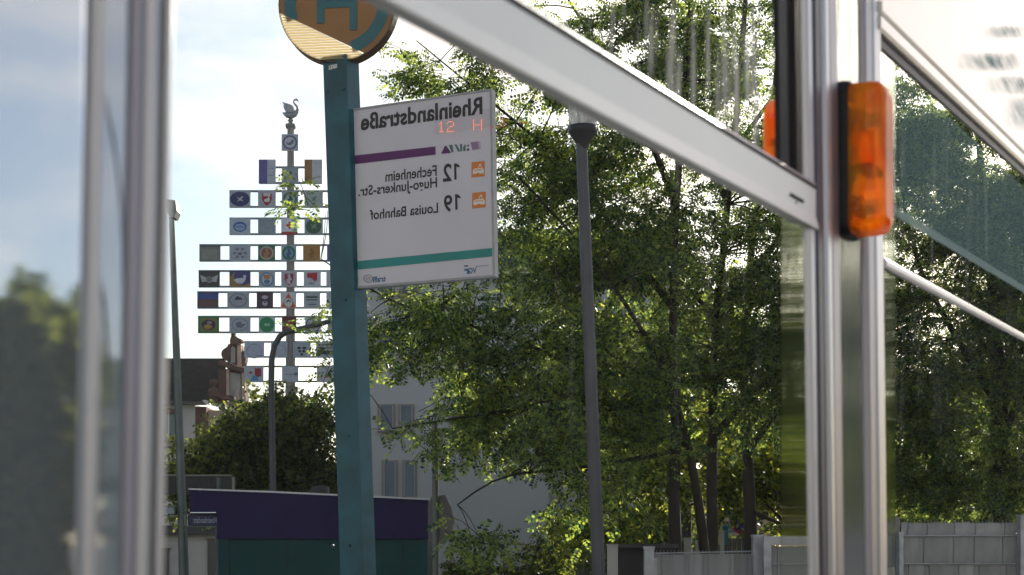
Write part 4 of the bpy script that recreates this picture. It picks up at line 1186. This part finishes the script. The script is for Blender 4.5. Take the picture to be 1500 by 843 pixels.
frail(fr1, 958, 1102, 811, D, .007, 808); frail(fr1, 958, 1102, 880, D)
b = MB()
for i in range(27):
    X = 962 + i * 5.2; b.tube([P(X, 814, D - .02), P(X, 806, D - .02)], .0016, 5)
b.build('wire_tips', galv, fr1, kind='stuff')
b = MB()
for X0, X1 in ((958, 961),):
    pxbox(b, X0, 818, X1 + 2, 850, D, .03)
b.build('hinge', galv, fr1)
D = 12.2
gt = thing('garden_gate', (PX(1160, D), D, 0), 'grey metal gate with broad slats left of the tram post', 'gate')
b = MB(); pxbox(b, 1119, 786, 1250, 799, D - .03, .06); pxbox(b, 1119, 799.3, 1130, 1060, D - .03, .06); pxbox(b, 1245, 799.3, 1256, 1060, D - .03, .06); b.build('frame', galv, gt)
slats(gt, 1131, 1244, D + .01, .12, PZ(800.5, D), 1, (.24, .05, .13, .05))
frail(gt, 1130, 1245, 827, D + .005)
D = 12.0
fr2 = thing('slat_fence', (PX(1400, D), D, 0), 'grey slat fence under the right window with a short top tier', 'fence')
fpost(fr2, 1315, 1321, 783, D); fpost(fr2, 1492, 1512, 758, D - .08); fpost(fr2, 1700, 1720, 748, D - .08)
for X0, X1, ex in ((1323, 1490, 0), (1513, 1699, 0)):
    slats(fr2, X0, X1, D, PZ(784.5, D), PZ(766, D), 1)
    slats(fr2, X0, X1, D, PZ(825.5, D), PZ(786, D), 2)
    slats(fr2, X0, X1, D, .12, PZ(827, D), 5)
    frail(fr2, X0, X1, 785.2, D, .008); frail(fr2, X0, X1, 826.2, D, .008)
b = MB()
for i in range(34):
    X = 1324 + i * 5; b.tube([P(X, 770, D - .02), P(X, 763, D - .02)], .0015, 5)
b.build('wire_tips', galv, fr2, kind='stuff')
b = MB(); b.lathe(P(1489, 782, D - .03), [(0, -.015), (.014, -.008), (.014, .008), (0, .015)], 10); b.build('bolt', M('bolt_bright', (0.8, 0.8, 0.8), 0.2, 1, 0), fr2)
D = 12.6
gp = thing('gate_pillar', (PX(1300, D), D, 0), 'blue grey steel gate pillar with beige cap beside the right fence', 'pillar')
b = MB(); pxbox(b, 1284, 780, 1317, 1060, D, .25); b.build('shaft', M('blue_steel', (0.09, 0.12, 0.17), 0.45, 0.4, 0.3, 6), gp)
b = MB(); pxbox(b, 1282, 758, 1318, 779.5, D - .02, .29); b.build('cap', M('beige_cap', (0.27, 0.25, 0.24), 0.8, 0, 0.1, 6), gp)
D = 13.5
pw = thing('wall_pillar', (PX(897, D), D, 0), 'pale concrete pillar beside the foot of the slim lamp', 'pillar')
b = MB(); pxpoly(b, [(890.5, 799), (905, 799), (906, 1050), (891, 1050)], D, .12); pxpoly(b, [(889, 797.5), (906.5, 797.5), (906.5, 799), (889, 799)], D - .02, .16); b.build('shaft', M('pale_concrete', (0.46, 0.44, 0.43), 0.85, 0, 0.1, 4), pw)
D = 14.5
shd = thing('bin_shelter', (PX(930, D), D, 0), 'dark low shelter with a flat lid behind the pale pillar', 'shelter')
b = MB(); pxbox(b, 904, 803, 990, 1020, D, 1.2); b.build('body', M('shelter_dark', (0.025, 0.025, 0.028), 0.7, 0, 0.2, 4), shd)
b = MB(); pxbox(b, 902, 797, 994, 803.2, D - .1, 1.4); b.build('lid', M('lid_dark', (0.04, 0.04, 0.043), 0.6, 0, 0.1, 4), shd)
# second fence row further back
D = 20.0
fr3 = thing('back_fence', (PX(1060, D), D, 0), 'dark fence row with pale posts behind the tree trunks', 'fence')
for X0, X1, Yt in ((1002, 1012, 790), (1018, 1023, 797), (1054, 1060, 780)):
    fpost(fr3, X0, X1, Yt, D, .12, concrete)
dsl = M('dark_slat', (0.06, 0.062, 0.066), 0.5, 0, 0.1, 4)
for i in range(12):
    piece('slat', fr3, PX(1024 + i * 7, D), PX(1024 + i * 7 + 6, D), D, D + .02, .1, PZ(789 if i > 5 else 798, D), dsl)
D = 21.0
tp = thing('teal_post', (PX(1063, D), D, 0), 'thin teal post behind the grey fence between the trunks', 'post')
b = MB(); b.tube([P(1063, 952, D), P(1063, 775, D)], .04, 10); b.lathe(P(1063, 775, D), [(.04, 0), (.05, .01), (.05, .04), (0, .06)], 10); b.build('shaft', M('teal_post_paint', (0.02, 0.14, 0.18), 0.4, 0, 0.1, 4), tp)
D = 24.0
nps = thing('no_stopping_sign', (PX(1088, D), D, 0), 'round blue and red no stopping sign beyond the fence', 'traffic sign')
b = MB(); b.tube([P(1089, 939, D + .03), P(1089, 745, D + .03)], .03, 8); b.build('pole', pole_grey, nps)
def vdisc(mb, X, Y, D, r0, r1, n=20, mi=0, th=.01):
    c = P(X, Y, D)
    for i in range(n):
        t0, t1 = 2 * PI * i / n, 2 * PI * (i + 1) / n
        mb.prism([c + Vector((r * math.cos(t), 0, r * math.sin(t))) for r, t in ((r0, t0), (r1, t0), (r1, t1), (r0, t1))], (0, th, 0), mi)
b = MB(); vdisc(b, 1088, 765, D, .0001, .155); npp = b.build('plate', M('sign_blue', (0.03, 0.03, 0.28), 0.4, 0, 0), nps)
b = MB(); vdisc(b, 1088, 765, D - .004, .155, .21)
c = P(1088, 765, D - .012)
b.prism([c + Vector((x, 0, z)) for x, z in ((-.12, .09), (-.09, .12), (.12, -.09), (.09, -.12))], (0, .008, 0))
b.build('red_ring', M('sign_red', (0.35, 0.02, 0.03), 0.4, 0, 0), npp)
D = 40.0
ph = thing('pink_house', (PX(1110, D), D, 0), 'pale pinkish house wall seen between the trunks above the fence', 'house')
b = MB(); b.box(PX(1052, D), PX(1135, D), D, D + 6, 0, PZ(728, D)); b.build('wall', M('pink_plaster', (0.42, 0.30, 0.25), 0.9, 0, 0.1, 1), ph)
b = MB(); b.prism([P(1046, 728, D - .3), P(1141, 728, D - .3), P(1093, 690, D + 3)], (0, 6.4, 0)); b.build('roof', M('brown_tiles', (0.10, 0.05, 0.04), 0.8, 0, 0.2, 2), ph)
b = MB(); pxbox(b, 1068, 752, 1080, 780, D - .04, .05); b.build('window', glassw, ph)
D = 30.0
au = thing('garden_awning', (PX(1335, D), D, 0), 'pale grey awning showing behind the right fence', 'awning')
b = MB(); b.prism([P(1321, 756, D), P(1328, 758, D), P(1342, 764, D), P(1354, 768, D), P(1354, 773, D), P(1321, 773, D)], (0, 1.5, 0)); b.build('cover', M('awning_grey', (0.42, 0.44, 0.48), 0.7, 0, 0.1, 3), au)
for X_ in (1324, 1351):
    b = MB(); b.tube([P(X_, 772, D + .2), P(X_, 911, D + .2)], .04, 8); b.build('leg', pole_grey, au)
D = 18.0
gpole = thing('bollard_post', (PX(1452, D), D, 0), 'grey round post rising behind the right fence', 'post')
b = MB(); b.tube([P(1452, 985, D), P(1452, 727, D)], .034, 12); b.lathe(P(1452, 727, D), [(.034, 0), (.03, .012), (0, .02)], 12); b.build('shaft', M('post_grey', (0.30, 0.33, 0.34), 0.5, 0.2, 0.1, 4), gpole)

#TREES
# ------------------------------------------------------------------ trees
def pinnate(seed, pairs=5, Lf=.20, lw=.028, ll=.050):
    r = np.random.default_rng(seed); V = []
    def leaflet(base, d, up):
        d = d / np.linalg.norm(d); s = np.cross(d, up); s /= np.linalg.norm(s)
        l = ll * r.uniform(.8, 1.15); wd = lw * r.uniform(.85, 1.15)
        V.extend([base, base + d * l * .5 + s * wd * .55, base + d * l, base + d * l * .5 - s * wd * .55])
    for i in range(pairs):
        t = .22 + .72 * i / max(1, pairs - 1) * .92
        p = np.array([Lf * t, 0, -.05 * Lf * t * t * 6 * .5])
        for sg in (-1, 1):
            d = np.array([.45 + r.uniform(-.15, .15), sg * 1.0, -.25 + r.uniform(-.3, .3)])
            leaflet(p, d, np.array([r.uniform(-.35, .35), r.uniform(-.3, .3), 1.0]))
    leaflet(np.array([Lf * .95, 0, -.14 * Lf]), np.array([1, 0, -.35]), np.array([0, .2, 1.0]))
    return np.array(V)
def broad(seed, n=6, size=.075):
    r = np.random.default_rng(seed); V = []
    for i in range(n):
        a = r.uniform(0, 2 * PI); base = np.array([.16 * (i + 1) / n, 0, 0]) + r.normal(0, .015, 3)
        d = np.array([.5 + r.uniform(-.2, .3), math.cos(a), math.sin(a) * .6 - .3]); d /= np.linalg.norm(d)
        up = r.normal(0, 1, 3); s = np.cross(d, up); s /= np.linalg.norm(s)
        l = size * r.uniform(.7, 1.2)
        V.extend([base, base + d * l * .55 + s * l * .36, base + d * l, base + d * l * .55 - s * l * .36])
    return np.array(V)
def unit(v): return v / (np.linalg.norm(v, axis=-1, keepdims=True) + 1e-9)

def make_tree(name, label, base, trunks, blobs, temps, lmat, bark, cat='tree', fscale=1.0, seed=0, wood_n=8):
    """trunks: polylines [(X, Y, D, r)...] in frame pixels and metres; blobs: (X, Y, D, rx px, ry px, rD m, clumps, twigs per clump)"""
    r = np.random.default_rng(seed)
    t = thing(name, base, label, cat, {'robinia_tree': 'robinia trees behind the fence', 'unseen_tree': 'unseen round trees added for the metal to reflect', 'maple_tree': 'sunlit maples above the fence', 'lime_tree': 'lime trees in the background'}.get(name))
    wb = MB(); samples = []
    for pl in trunks:
        pts = [P(x, y, d) for x, y, d, _ in pl]; rad = [q[3] for q in pl]
        # resample with a slight wander so that no stem is ruler-straight
        rp_, rr_ = [], []
        for i in range(len(pts) - 1):
            nseg = max(2, int((pts[i + 1] - pts[i]).length / .25))
            for k in range(nseg):
                f = k / nseg
                rp_.append(pts[i].lerp(pts[i + 1], f) + Vector(r.normal(0, .012, 3) + 0) * (1 if (i or k) else 0)); rr_.append(rad[i] + (rad[i + 1] - rad[i]) * f)
        rp_.append(pts[-1]); rr_.append(rad[-1])
        # smooth
        for _ in range(2):
            rp_ = [rp_[0]] + [(rp_[i - 1] + rp_[i] * 2 + rp_[i + 1]) / 4 for i in range(1, len(rp_) - 1)] + [rp_[-1]]
        wb.tube(rp_, [max(.006, q * (1 + r.uniform(-.08, .08))) for q in rr_], wood_n)
        samples += [(p, rad_) for p, rad_ in zip(rp_, rr_) if p.z > 1.2 or pts[-1].z < 1.6]
    SP = np.array([tuple(p) for p, _ in samples]); SR = np.array([q for _, q in samples])
    fo, fd, fs = [], [], []
    for X, Y, Dd, rx, ry, rD, nc, ntw in blobs:
        if temps is PIN: nc = max(2, int(round(nc * (.30 if Y < 260 else .36 if Y < 450 else .42)))); ntw = ntw + 3 if ntw > 2 else ntw; rD = rD * .6
        c = np.array(P(X, Y, Dd)); ext = np.array([rx / F * Dd, rD, ry / F * Dd])
        for ci in range(nc):
            u = unit(r.normal(0, 1, 3)) * r.uniform(0, 1) ** .42
            cc = c + u * ext
            dist = np.linalg.norm(SP - cc, axis=1) - SP[:, 2] * 0 + np.maximum(0, SP[:, 2] - cc[2]) * .6
            j = int(np.argmin(dist)); a = SP[j]
            ln = np.linalg.norm(cc - a)
            if ln > .15:
                mid = (a + cc) / 2 + np.array([0, 0, .12 * ln]) + r.normal(0, .05 * ln, 3)
                ra = min(SR[j] * .5, .006 + .010 * ln)
                q1 = a * .56 + mid * .44 * 1.0; 
                pts = []
                for f in np.linspace(0, 1, 6):
                    pts.append(Vector((1 - f) ** 2 * a + 2 * f * (1 - f) * mid + f * f * cc))
                wb.tube(pts, [ra * (1 - .75 * f) + .002 for f in np.linspace(0, 1, 6)], 5, caps=False)
            od = unit((cc - a) * .7 + u * ext * .6 + np.array([0, 0, .05]))
            for k in range(ntw):
                d = unit(od * .55 + unit(r.normal(0, 1, 3)) * .85 + np.array([0, 0, -.05]))
                tl = r.uniform(.24, .58) * fscale
                st = cc + r.normal(0, .10, 3) * fscale
                en = st + d * tl + np.array([0, 0, -.12 * tl]); md = (st + en) / 2 + np.array([0, 0, .06 * tl])
                wb.tube([Vector(st), Vector(md), Vector(en)], [.0045, .0032, .0015], 3, caps=False)
                nf = int(r.integers(6, 10))
                for q in range(nf):
                    f = (q + .6) / nf
                    p = (1 - f) ** 2 * st + 2 * f * (1 - f) * md + f * f * en
                    sd_ = unit(np.cross(d, np.array([0, 0, 1.0])) + 1e-6) * (1 if q % 2 else -1)
                    fo.append(p); fd.append(unit(d * .5 + sd_ * .8 + np.array([0, 0, -.25]) + r.normal(0, .28, 3))); fs.append(fscale * r.uniform(.7, 1.15))
    wb.build('trunk', bark, t)
    fo = np.array(fo); fd = np.array(fd); fs = np.array(fs); n = len(fo)
    up = unit(np.tile(np.array([0, 0, 1.0]), (n, 1)) + r.normal(0, .8, (n, 3)))
    y = unit(np.cross(up, fd)); zz = np.cross(fd, y)
    Rm = np.stack([fd, y, zz], axis=2)          # columns
    pick = r.integers(0, len(temps), n)
    allv = []
    for k, T in enumerate(temps):
        m = pick == k
        if m.any():
            allv.append((np.einsum('nij,vj->nvi', Rm[m], T) * fs[m][:, None, None] + fo[m][:, None, :]).reshape(-1, 3))
    V = np.concatenate(allv) - np.array(base)
    nv = len(V); nq = nv // 4
    me = bpy.data.meshes.new('crown')
    me.vertices.add(nv); me.vertices.foreach_set('co', V.astype(np.float32).ravel())
    me.loops.add(nv); me.loops.foreach_set('vertex_index', np.arange(nv, dtype=np.int32))
    me.polygons.add(nq); me.polygons.foreach_set('loop_start', np.arange(0, nv, 4, dtype=np.int32))
    try: me.polygons.foreach_set('loop_total', np.full(nq, 4, dtype=np.int32))
    except Exception: pass
    me.update(calc_edges=True)
    me.materials.append(lmat)
    o = bpy.data.objects.new('crown', me); COL.objects.link(o); o.parent = t; o['kind'] = 'stuff'
    return t, nq

PIN = [pinnate(i) for i in range(6)]
PINL = [pinnate(20 + i, 7, .24, .024, .055) for i in range(4)]
BRO = [broad(i) for i in range(5)]
BROB = [broad(40 + i, 7, .16) * 1.6 for i in range(5)]
robinia = leaf_mat('robinia_leaf', (0.022, 0.055, 0.034), (0.050, 0.100, 0.052), (0.62, 0.72, 0.11), 0.54)
robinia_d = leaf_mat('robinia_leaf_dark', (0.020, 0.050, 0.034), (0.042, 0.085, 0.050), (0.56, 0.67, 0.11), 0.52)
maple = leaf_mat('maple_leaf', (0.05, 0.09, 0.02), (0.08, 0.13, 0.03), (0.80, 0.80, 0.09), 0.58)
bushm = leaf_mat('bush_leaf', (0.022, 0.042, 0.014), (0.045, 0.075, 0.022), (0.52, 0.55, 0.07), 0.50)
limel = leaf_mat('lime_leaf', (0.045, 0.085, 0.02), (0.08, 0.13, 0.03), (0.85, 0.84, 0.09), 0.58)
bark = M('bark', (0.034, 0.027, 0.022), 0.9, 0, 0.4, 9, 0.6, 30, (1, 1, 0.25))
bark2 = M('bark_grey', (0.05, 0.045, 0.04), 0.9, 0, 0.3, 9, 0.5, 30, (1, 1, 0.25))
TOT = 0
def g0(X, D): return (PX(X, D), D, 0)
_, q = make_tree('robinia_tree', 'twin stemmed robinia with long branches reaching left to the stop pole', g0(994, 15),
    [[(994, 1022, 15, .085), (990, 800, 15, .072), (988, 640, 15, .055), (985, 480, 15, .042), (990, 300, 15, .034), (1005, 120, 15, .04), (1015, -60, 15, .025)],
     [(1046, 1022, 15.1, .07), (1033, 800, 15.1, .055), (1014, 690, 15, .045), (1000, 610, 14.8, .036), (965, 520, 14.6, .028), (900, 420, 14.5, .020), (830, 330, 14.5, .014), (760, 260, 14.5, .012)],
     [(988, 600, 15, .05), (935, 590, 14.6, .035), (870, 602, 14.2, .028), (800, 600, 13.6, .022), (720, 602, 13.2, .017), (640, 615, 12.9, .012), (575, 628, 12.6, .007)],
     [(986, 520, 15, .05), (930, 545, 14.6, .03), (868, 560, 14.3, .024), (800, 510, 14, .018), (700, 480, 13.6, .013), (600, 455, 13.4, .010), (540, 425, 13.2, .008), (470, 380, 13, .005)],
     [(985, 450, 15, .045), (930, 380, 15, .03), (850, 260, 15, .022), (760, 180, 15, .015), (680, 120, 15, .010), (610, 60, 15, .006)],
     [(990, 300, 15, .04), (940, 180, 15, .028), (880, 80, 15, .02), (820, -20, 15, .01)],
     [(985, 660, 15, .03), (900, 680, 14, .02), (800, 690, 13.4, .014), (720, 700, 12.6, .010), (670, 740, 12.2, .006)]],
    [(655, 505, 13.4, 105, 62, .9, 22, 4), (605, 612, 12.8, 50, 28, .5, 4, 3), (590, 480, 13.4, 50, 60, .5, 6, 3), (760, 560, 13.8, 120, 100, 1.0, 46, 5), (780, 612, 13.2, 80, 36, .6, 12, 5),
     (700, 440, 14.0, 110, 50, .7, 22, 5), (880, 470, 14.6, 130, 150, 1.2, 70, 5), (800, 330, 14.8, 105, 110, 1.0, 46, 5), (760, 220, 15, 70, 90, .9, 26, 5), (690, 110, 15, 85, 60, .8, 26, 5), (635, 70, 15, 40, 40, .5, 8, 4), (870, 160, 15, 130, 110, 1.1, 52, 5), (820, 40, 15, 120, 60, 1.0, 30, 5),
     (920, 300, 15, 110, 110, 1.1, 46, 5), (890, 630, 14.4, 100, 55, .9, 26, 5), (860, 700, 13.8, 60, 35, .5, 8, 4), (690, 792, 11.6, 32, 28, .3, 4, 3), (820, 670, 12.8, 40, 28, .5, 5, 4), (480, 320, 13, 6, 40, .25, 3, 2), (484, 500, 13, 6, 40, .2, 3, 2), (1010, 160, 15, 90, 130, 1.0, 34, 5), (1000, 20, 15, 100, 70, 1.0, 26, 5)],
    PIN, robinia, bark, seed=1); TOT += q
_, q = make_tree('robinia_tree', 'straight slim robinia trunk in the middle of the group behind the fence', g0(1044, 16.5),
    [[(1046, 1000, 16.5, .08), (1044, 800, 16.5, .07), (1043, 640, 16.5, .055), (1048, 480, 16.5, .042), (1066, 300, 16.5, .034), (1085, 120, 16.5, .04), (1095, -60, 16.5, .02)],
     [(1045, 560, 16.5, .05), (1085, 525, 16.5, .035), (1130, 500, 16.5, .03), (1180, 440, 16.6, .018)],
     [(1041, 640, 16.5, .05), (1065, 620, 16.5, .035), (1095, 580, 16.4, .03), (1150, 540, 16.4, .015)],
     [(1066, 300, 16.5, .04), (1030, 200, 16.5, .025), (1010, 80, 16.5, .012)], [(1075, 220, 16.5, .035), (1130, 150, 16.5, .02), (1180, 60, 16.5, .01)],
     [(1050, 470, 16.5, .035), (1010, 420, 16.2, .02), (960, 380, 16, .01)]],
    [(1060, 150, 16.5, 120, 150, 1.2, 60, 5), (1110, 330, 16.5, 110, 130, 1.1, 56, 5), (1020, 400, 16.3, 90, 110, 1.0, 40, 5), (1010, 520, 16, 100, 80, 1.0, 34, 5), (1130, 500, 16.5, 90, 100, .9, 44, 5), (1110, 40, 16.5, 110, 70, 1.0, 30, 5), (1080, 590, 16.3, 90, 40, .8, 12, 5)],
    PIN, robinia_d, bark, seed=2); TOT += q
_, q = make_tree('robinia_tree', 'rightmost robinia trunk of the group, next to the no stopping sign', g0(1098, 18),
    [[(1101, 985, 18, .10), (1099, 790, 18, .085), (1095, 650, 18, .065), (1090, 480, 18, .05), (1110, 300, 18, .038), (1140, 100, 18, .04), (1150, -60, 18, .02)],
     [(1096, 660, 18, .05), (1140, 600, 18, .035), (1210, 520, 18, .02), (1280, 430, 18, .01)], [(1100, 400, 18, .05), (1180, 300, 18, .03), (1260, 180, 18, .015)], [(1096, 745, 18, .03), (1135, 770, 17.8, .02), (1190, 775, 17.6, .010)]],
    [(1170, 420, 18, 110, 150, 1.2, 50, 5), (1180, 200, 18, 110, 140, 1.2, 34, 5), (1240, 600, 18, 90, 90, 1.0, 34, 5), (1150, 590, 18, 90, 40, .9, 14, 5), (1270, 420, 18, 70, 120, 1, 24, 5)],
    PIN, robinia_d, bark, seed=3); TOT += q
_, q = make_tree('maple_tree', 'yellow green sunlit maple with broad leaves just above the fence', g0(1160, 22),
    [[(1165, 950, 22, .08), (1160, 790, 22, .06), (1150, 700, 22, .04), (1140, 620, 22, .02)], [(1160, 780, 22, .03), (1120, 730, 22, .02), (1070, 700, 22, .012)], [(1160, 760, 22, .03), (1210, 700, 22, .015)], [(1158, 740, 22, .03), (1040, 690, 22, .012), (950, 720, 21.5, .008)]],
    [(1165, 700, 22, 70, 75, .4, 22, 6), (1075, 690, 22, 60, 60, .4, 14, 6), (950, 715, 21, 45, 60, .4, 15, 6), (1175, 560, 22, 40, 80, .4, 14, 6), (1020, 640, 22, 60, 50, .4, 12, 6), (880, 760, 20, 45, 30, .5, 10, 6), (1215, 720, 22, 40, 70, .7, 18, 6)],
    BRO, maple, bark2, fscale=1.15, seed=4); TOT += q
_, q = make_tree('robinia_tree', 'dense dark robinia filling the right window behind the fence', g0(1470, 17),
    [[(1470, 996, 17, .13), (1468, 760, 17, .11), (1465, 560, 17, .09), (1450, 350, 17, .06), (1430, 180, 17, .03)], [(1466, 600, 17, .06), (1400, 500, 17, .04), (1340, 380, 17, .02), (1310, 220, 17, .01)], [(1466, 640, 17, .05), (1540, 500, 17, .03), (1600, 380, 17, .015)], [(1467, 700, 17, .04), (1390, 650, 17, .025), (1330, 640, 17, .012)]],
    [(1400, 560, 16.8, 120, 110, 1.2, 66, 6), (1340, 640, 16.8, 65, 110, .9, 40, 6), (1480, 500, 17, 100, 110, 1.2, 56, 6), (1420, 420, 17, 130, 100, 1.2, 60, 6), (1340, 260, 17, 70, 90, .9, 26, 5), (1440, 290, 17, 110, 80, 1.1, 36, 5), (1420, 690, 16.6, 110, 60, .9, 40, 6), (1350, 230, 17, 70, 80, .9, 50, 5), (1400, 330, 17, 90, 70, .9, 50, 5), (1460, 300, 17, 60, 70, .9, 30, 5), (1312, 160, 17, 34, 60, .6, 22, 5), (1390, 215, 17, 50, 40, .6, 20, 5), (1480, 400, 17, 60, 60, .8, 30, 5), (1520, 640, 17, 80, 100, 1, 30, 6), (1310, 460, 17, 60, 120, .9, 30, 6)],
    PIN, robinia_d, bark, seed=5); TOT += q
_, q = make_tree('maple_tree', 'small yellow lit tree beside the grey post behind the right fence', g0(1432, 22),
    [[(1434, 950, 22, .05), (1432, 780, 22, .035), (1430, 700, 22, .015)]], [(1432, 735, 22, 26, 40, .5, 12, 5), (1345, 755, 22, 40, 18, .5, 7, 5)], BRO, maple, bark2, seed=6); TOT += q
# a dense row further back
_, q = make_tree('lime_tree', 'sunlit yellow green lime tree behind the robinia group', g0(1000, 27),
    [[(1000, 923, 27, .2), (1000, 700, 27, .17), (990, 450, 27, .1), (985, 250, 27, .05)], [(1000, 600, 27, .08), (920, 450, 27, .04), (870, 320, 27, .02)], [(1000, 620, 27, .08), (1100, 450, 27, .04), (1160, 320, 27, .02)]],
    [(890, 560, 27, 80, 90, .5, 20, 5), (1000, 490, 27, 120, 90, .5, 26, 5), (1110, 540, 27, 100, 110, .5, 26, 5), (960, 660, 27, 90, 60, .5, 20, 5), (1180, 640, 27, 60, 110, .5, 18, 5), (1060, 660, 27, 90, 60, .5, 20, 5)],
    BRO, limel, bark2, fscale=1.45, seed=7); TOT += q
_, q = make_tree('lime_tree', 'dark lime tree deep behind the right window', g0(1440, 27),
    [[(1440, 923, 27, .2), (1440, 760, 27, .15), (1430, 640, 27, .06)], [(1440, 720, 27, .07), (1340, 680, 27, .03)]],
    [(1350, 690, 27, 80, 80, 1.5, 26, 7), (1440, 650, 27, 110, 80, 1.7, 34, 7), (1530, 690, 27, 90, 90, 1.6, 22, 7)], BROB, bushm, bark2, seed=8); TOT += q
_, q = make_tree('yew_tree', 'round dark bushy tree at the foot of the maypole', g0(390, 34),
    [[(390, 898, 34, .16), (390, 760, 34, .13), (385, 660, 34, .06)], [(390, 730, 34, .06), (320, 670, 34, .03)], [(390, 730, 34, .06), (455, 650, 34, .03)]],
    [(335, 675, 34, 46, 44, 1.2, 46, 6), (390, 640, 34, 48, 40, 1.2, 44, 6), (455, 640, 34, 32, 54, 1.0, 30, 6), (400, 705, 34, 100, 32, 1.2, 66, 7), (282, 695, 34, 26, 36, .8, 14, 6)], BRO, bushm, bark2, fscale=1.5, seed=9); TOT += q
_, q = make_tree('lime_tree', 'blurred leafy tree in the far left pane', g0(30, 26),
    [[(30, 928, 26, .18), (30, 760, 26, .14), (35, 560, 26, .06)], [(30, 700, 26, .06), (80, 600, 26, .03)], [(30, 700, 26, .06), (-30, 600, 26, .03)]],
    [(20, 560, 26, 66, 120, 1.4, 60, 7), (70, 580, 26, 34, 130, 1.2, 44, 7), (30, 720, 26, 80, 110, 1.4, 60, 7), (-50, 640, 26, 60, 170, 1.4, 40, 7)], BROB, bushm, bark2, seed=10); TOT += q
_, q = make_tree('shrub', 'small dark shrub at the doorway of the apartment block', g0(812, 26),
    [[(812, 928, 26, .03), (812, 840, 26, .015)]], [(812, 815, 26, 14, 26, .3, 7, 5), (790, 845, 25.5, 48, 10, .4, 14, 5), (700, 842, 25.5, 34, 8, .4, 9, 5)], BRO, bushm, bark2, cat='shrub', seed=12); TOT += q
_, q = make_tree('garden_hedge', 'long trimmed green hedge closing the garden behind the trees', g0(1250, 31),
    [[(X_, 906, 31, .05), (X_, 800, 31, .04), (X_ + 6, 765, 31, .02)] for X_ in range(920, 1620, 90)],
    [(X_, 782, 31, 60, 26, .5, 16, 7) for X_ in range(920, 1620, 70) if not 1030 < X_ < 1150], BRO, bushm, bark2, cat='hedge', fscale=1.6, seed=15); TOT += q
for k, (bx, by, hh) in enumerate(((15.5, 15.0, 4.6), (19.0, 18.5, 5.2), (22.5, 14.0, 4.8), (21.0, 8.0, 4.4))):  # unseen trees added so the metal posts mirror something dark low down
    X_ = 750 + bx / by * F
    _, q = make_tree('unseen_tree', ('low round unseen tree added right of the window, nearest the fence', 'taller round unseen tree added right of the window, farthest along the street', 'round unseen tree added right of the window, out at the kerb', 'low round unseen tree added right of the window, nearest the stop')[k], (bx, by, 0),
        [[(X_, 800 + F * 1.6 / by, by, .12), (X_, 800, by, .10), (X_, 700, by, .05)]], [(X_, 800 - (hh * .62 - 1.6) / by * F, by, 2.2 / by * F, (hh * .38) / by * F, 2.0, 60, 7)], BROB, bushm, bark2, seed=30 + k); TOT += q
print('leaves', TOT)

#HAZE
hm = bpy.data.materials.new('haze_air'); hm.use_nodes = True
t = hm.node_tree; t.nodes.clear()
pv = t.nodes.new('ShaderNodeVolumePrincipled'); pv.inputs['Color'].default_value = (0.95, 0.96, 1.0, 1); pv.inputs['Density'].default_value = 0.00028; pv.inputs['Anisotropy'].default_value = 0.5
t.links.new(pv.outputs[0], t.nodes.new('ShaderNodeOutputMaterial').inputs['Volume'])
b = MB(); b.box(-60, 70, -30, 90, -1, 30)
b.build('haze', hm, kind='stuff')
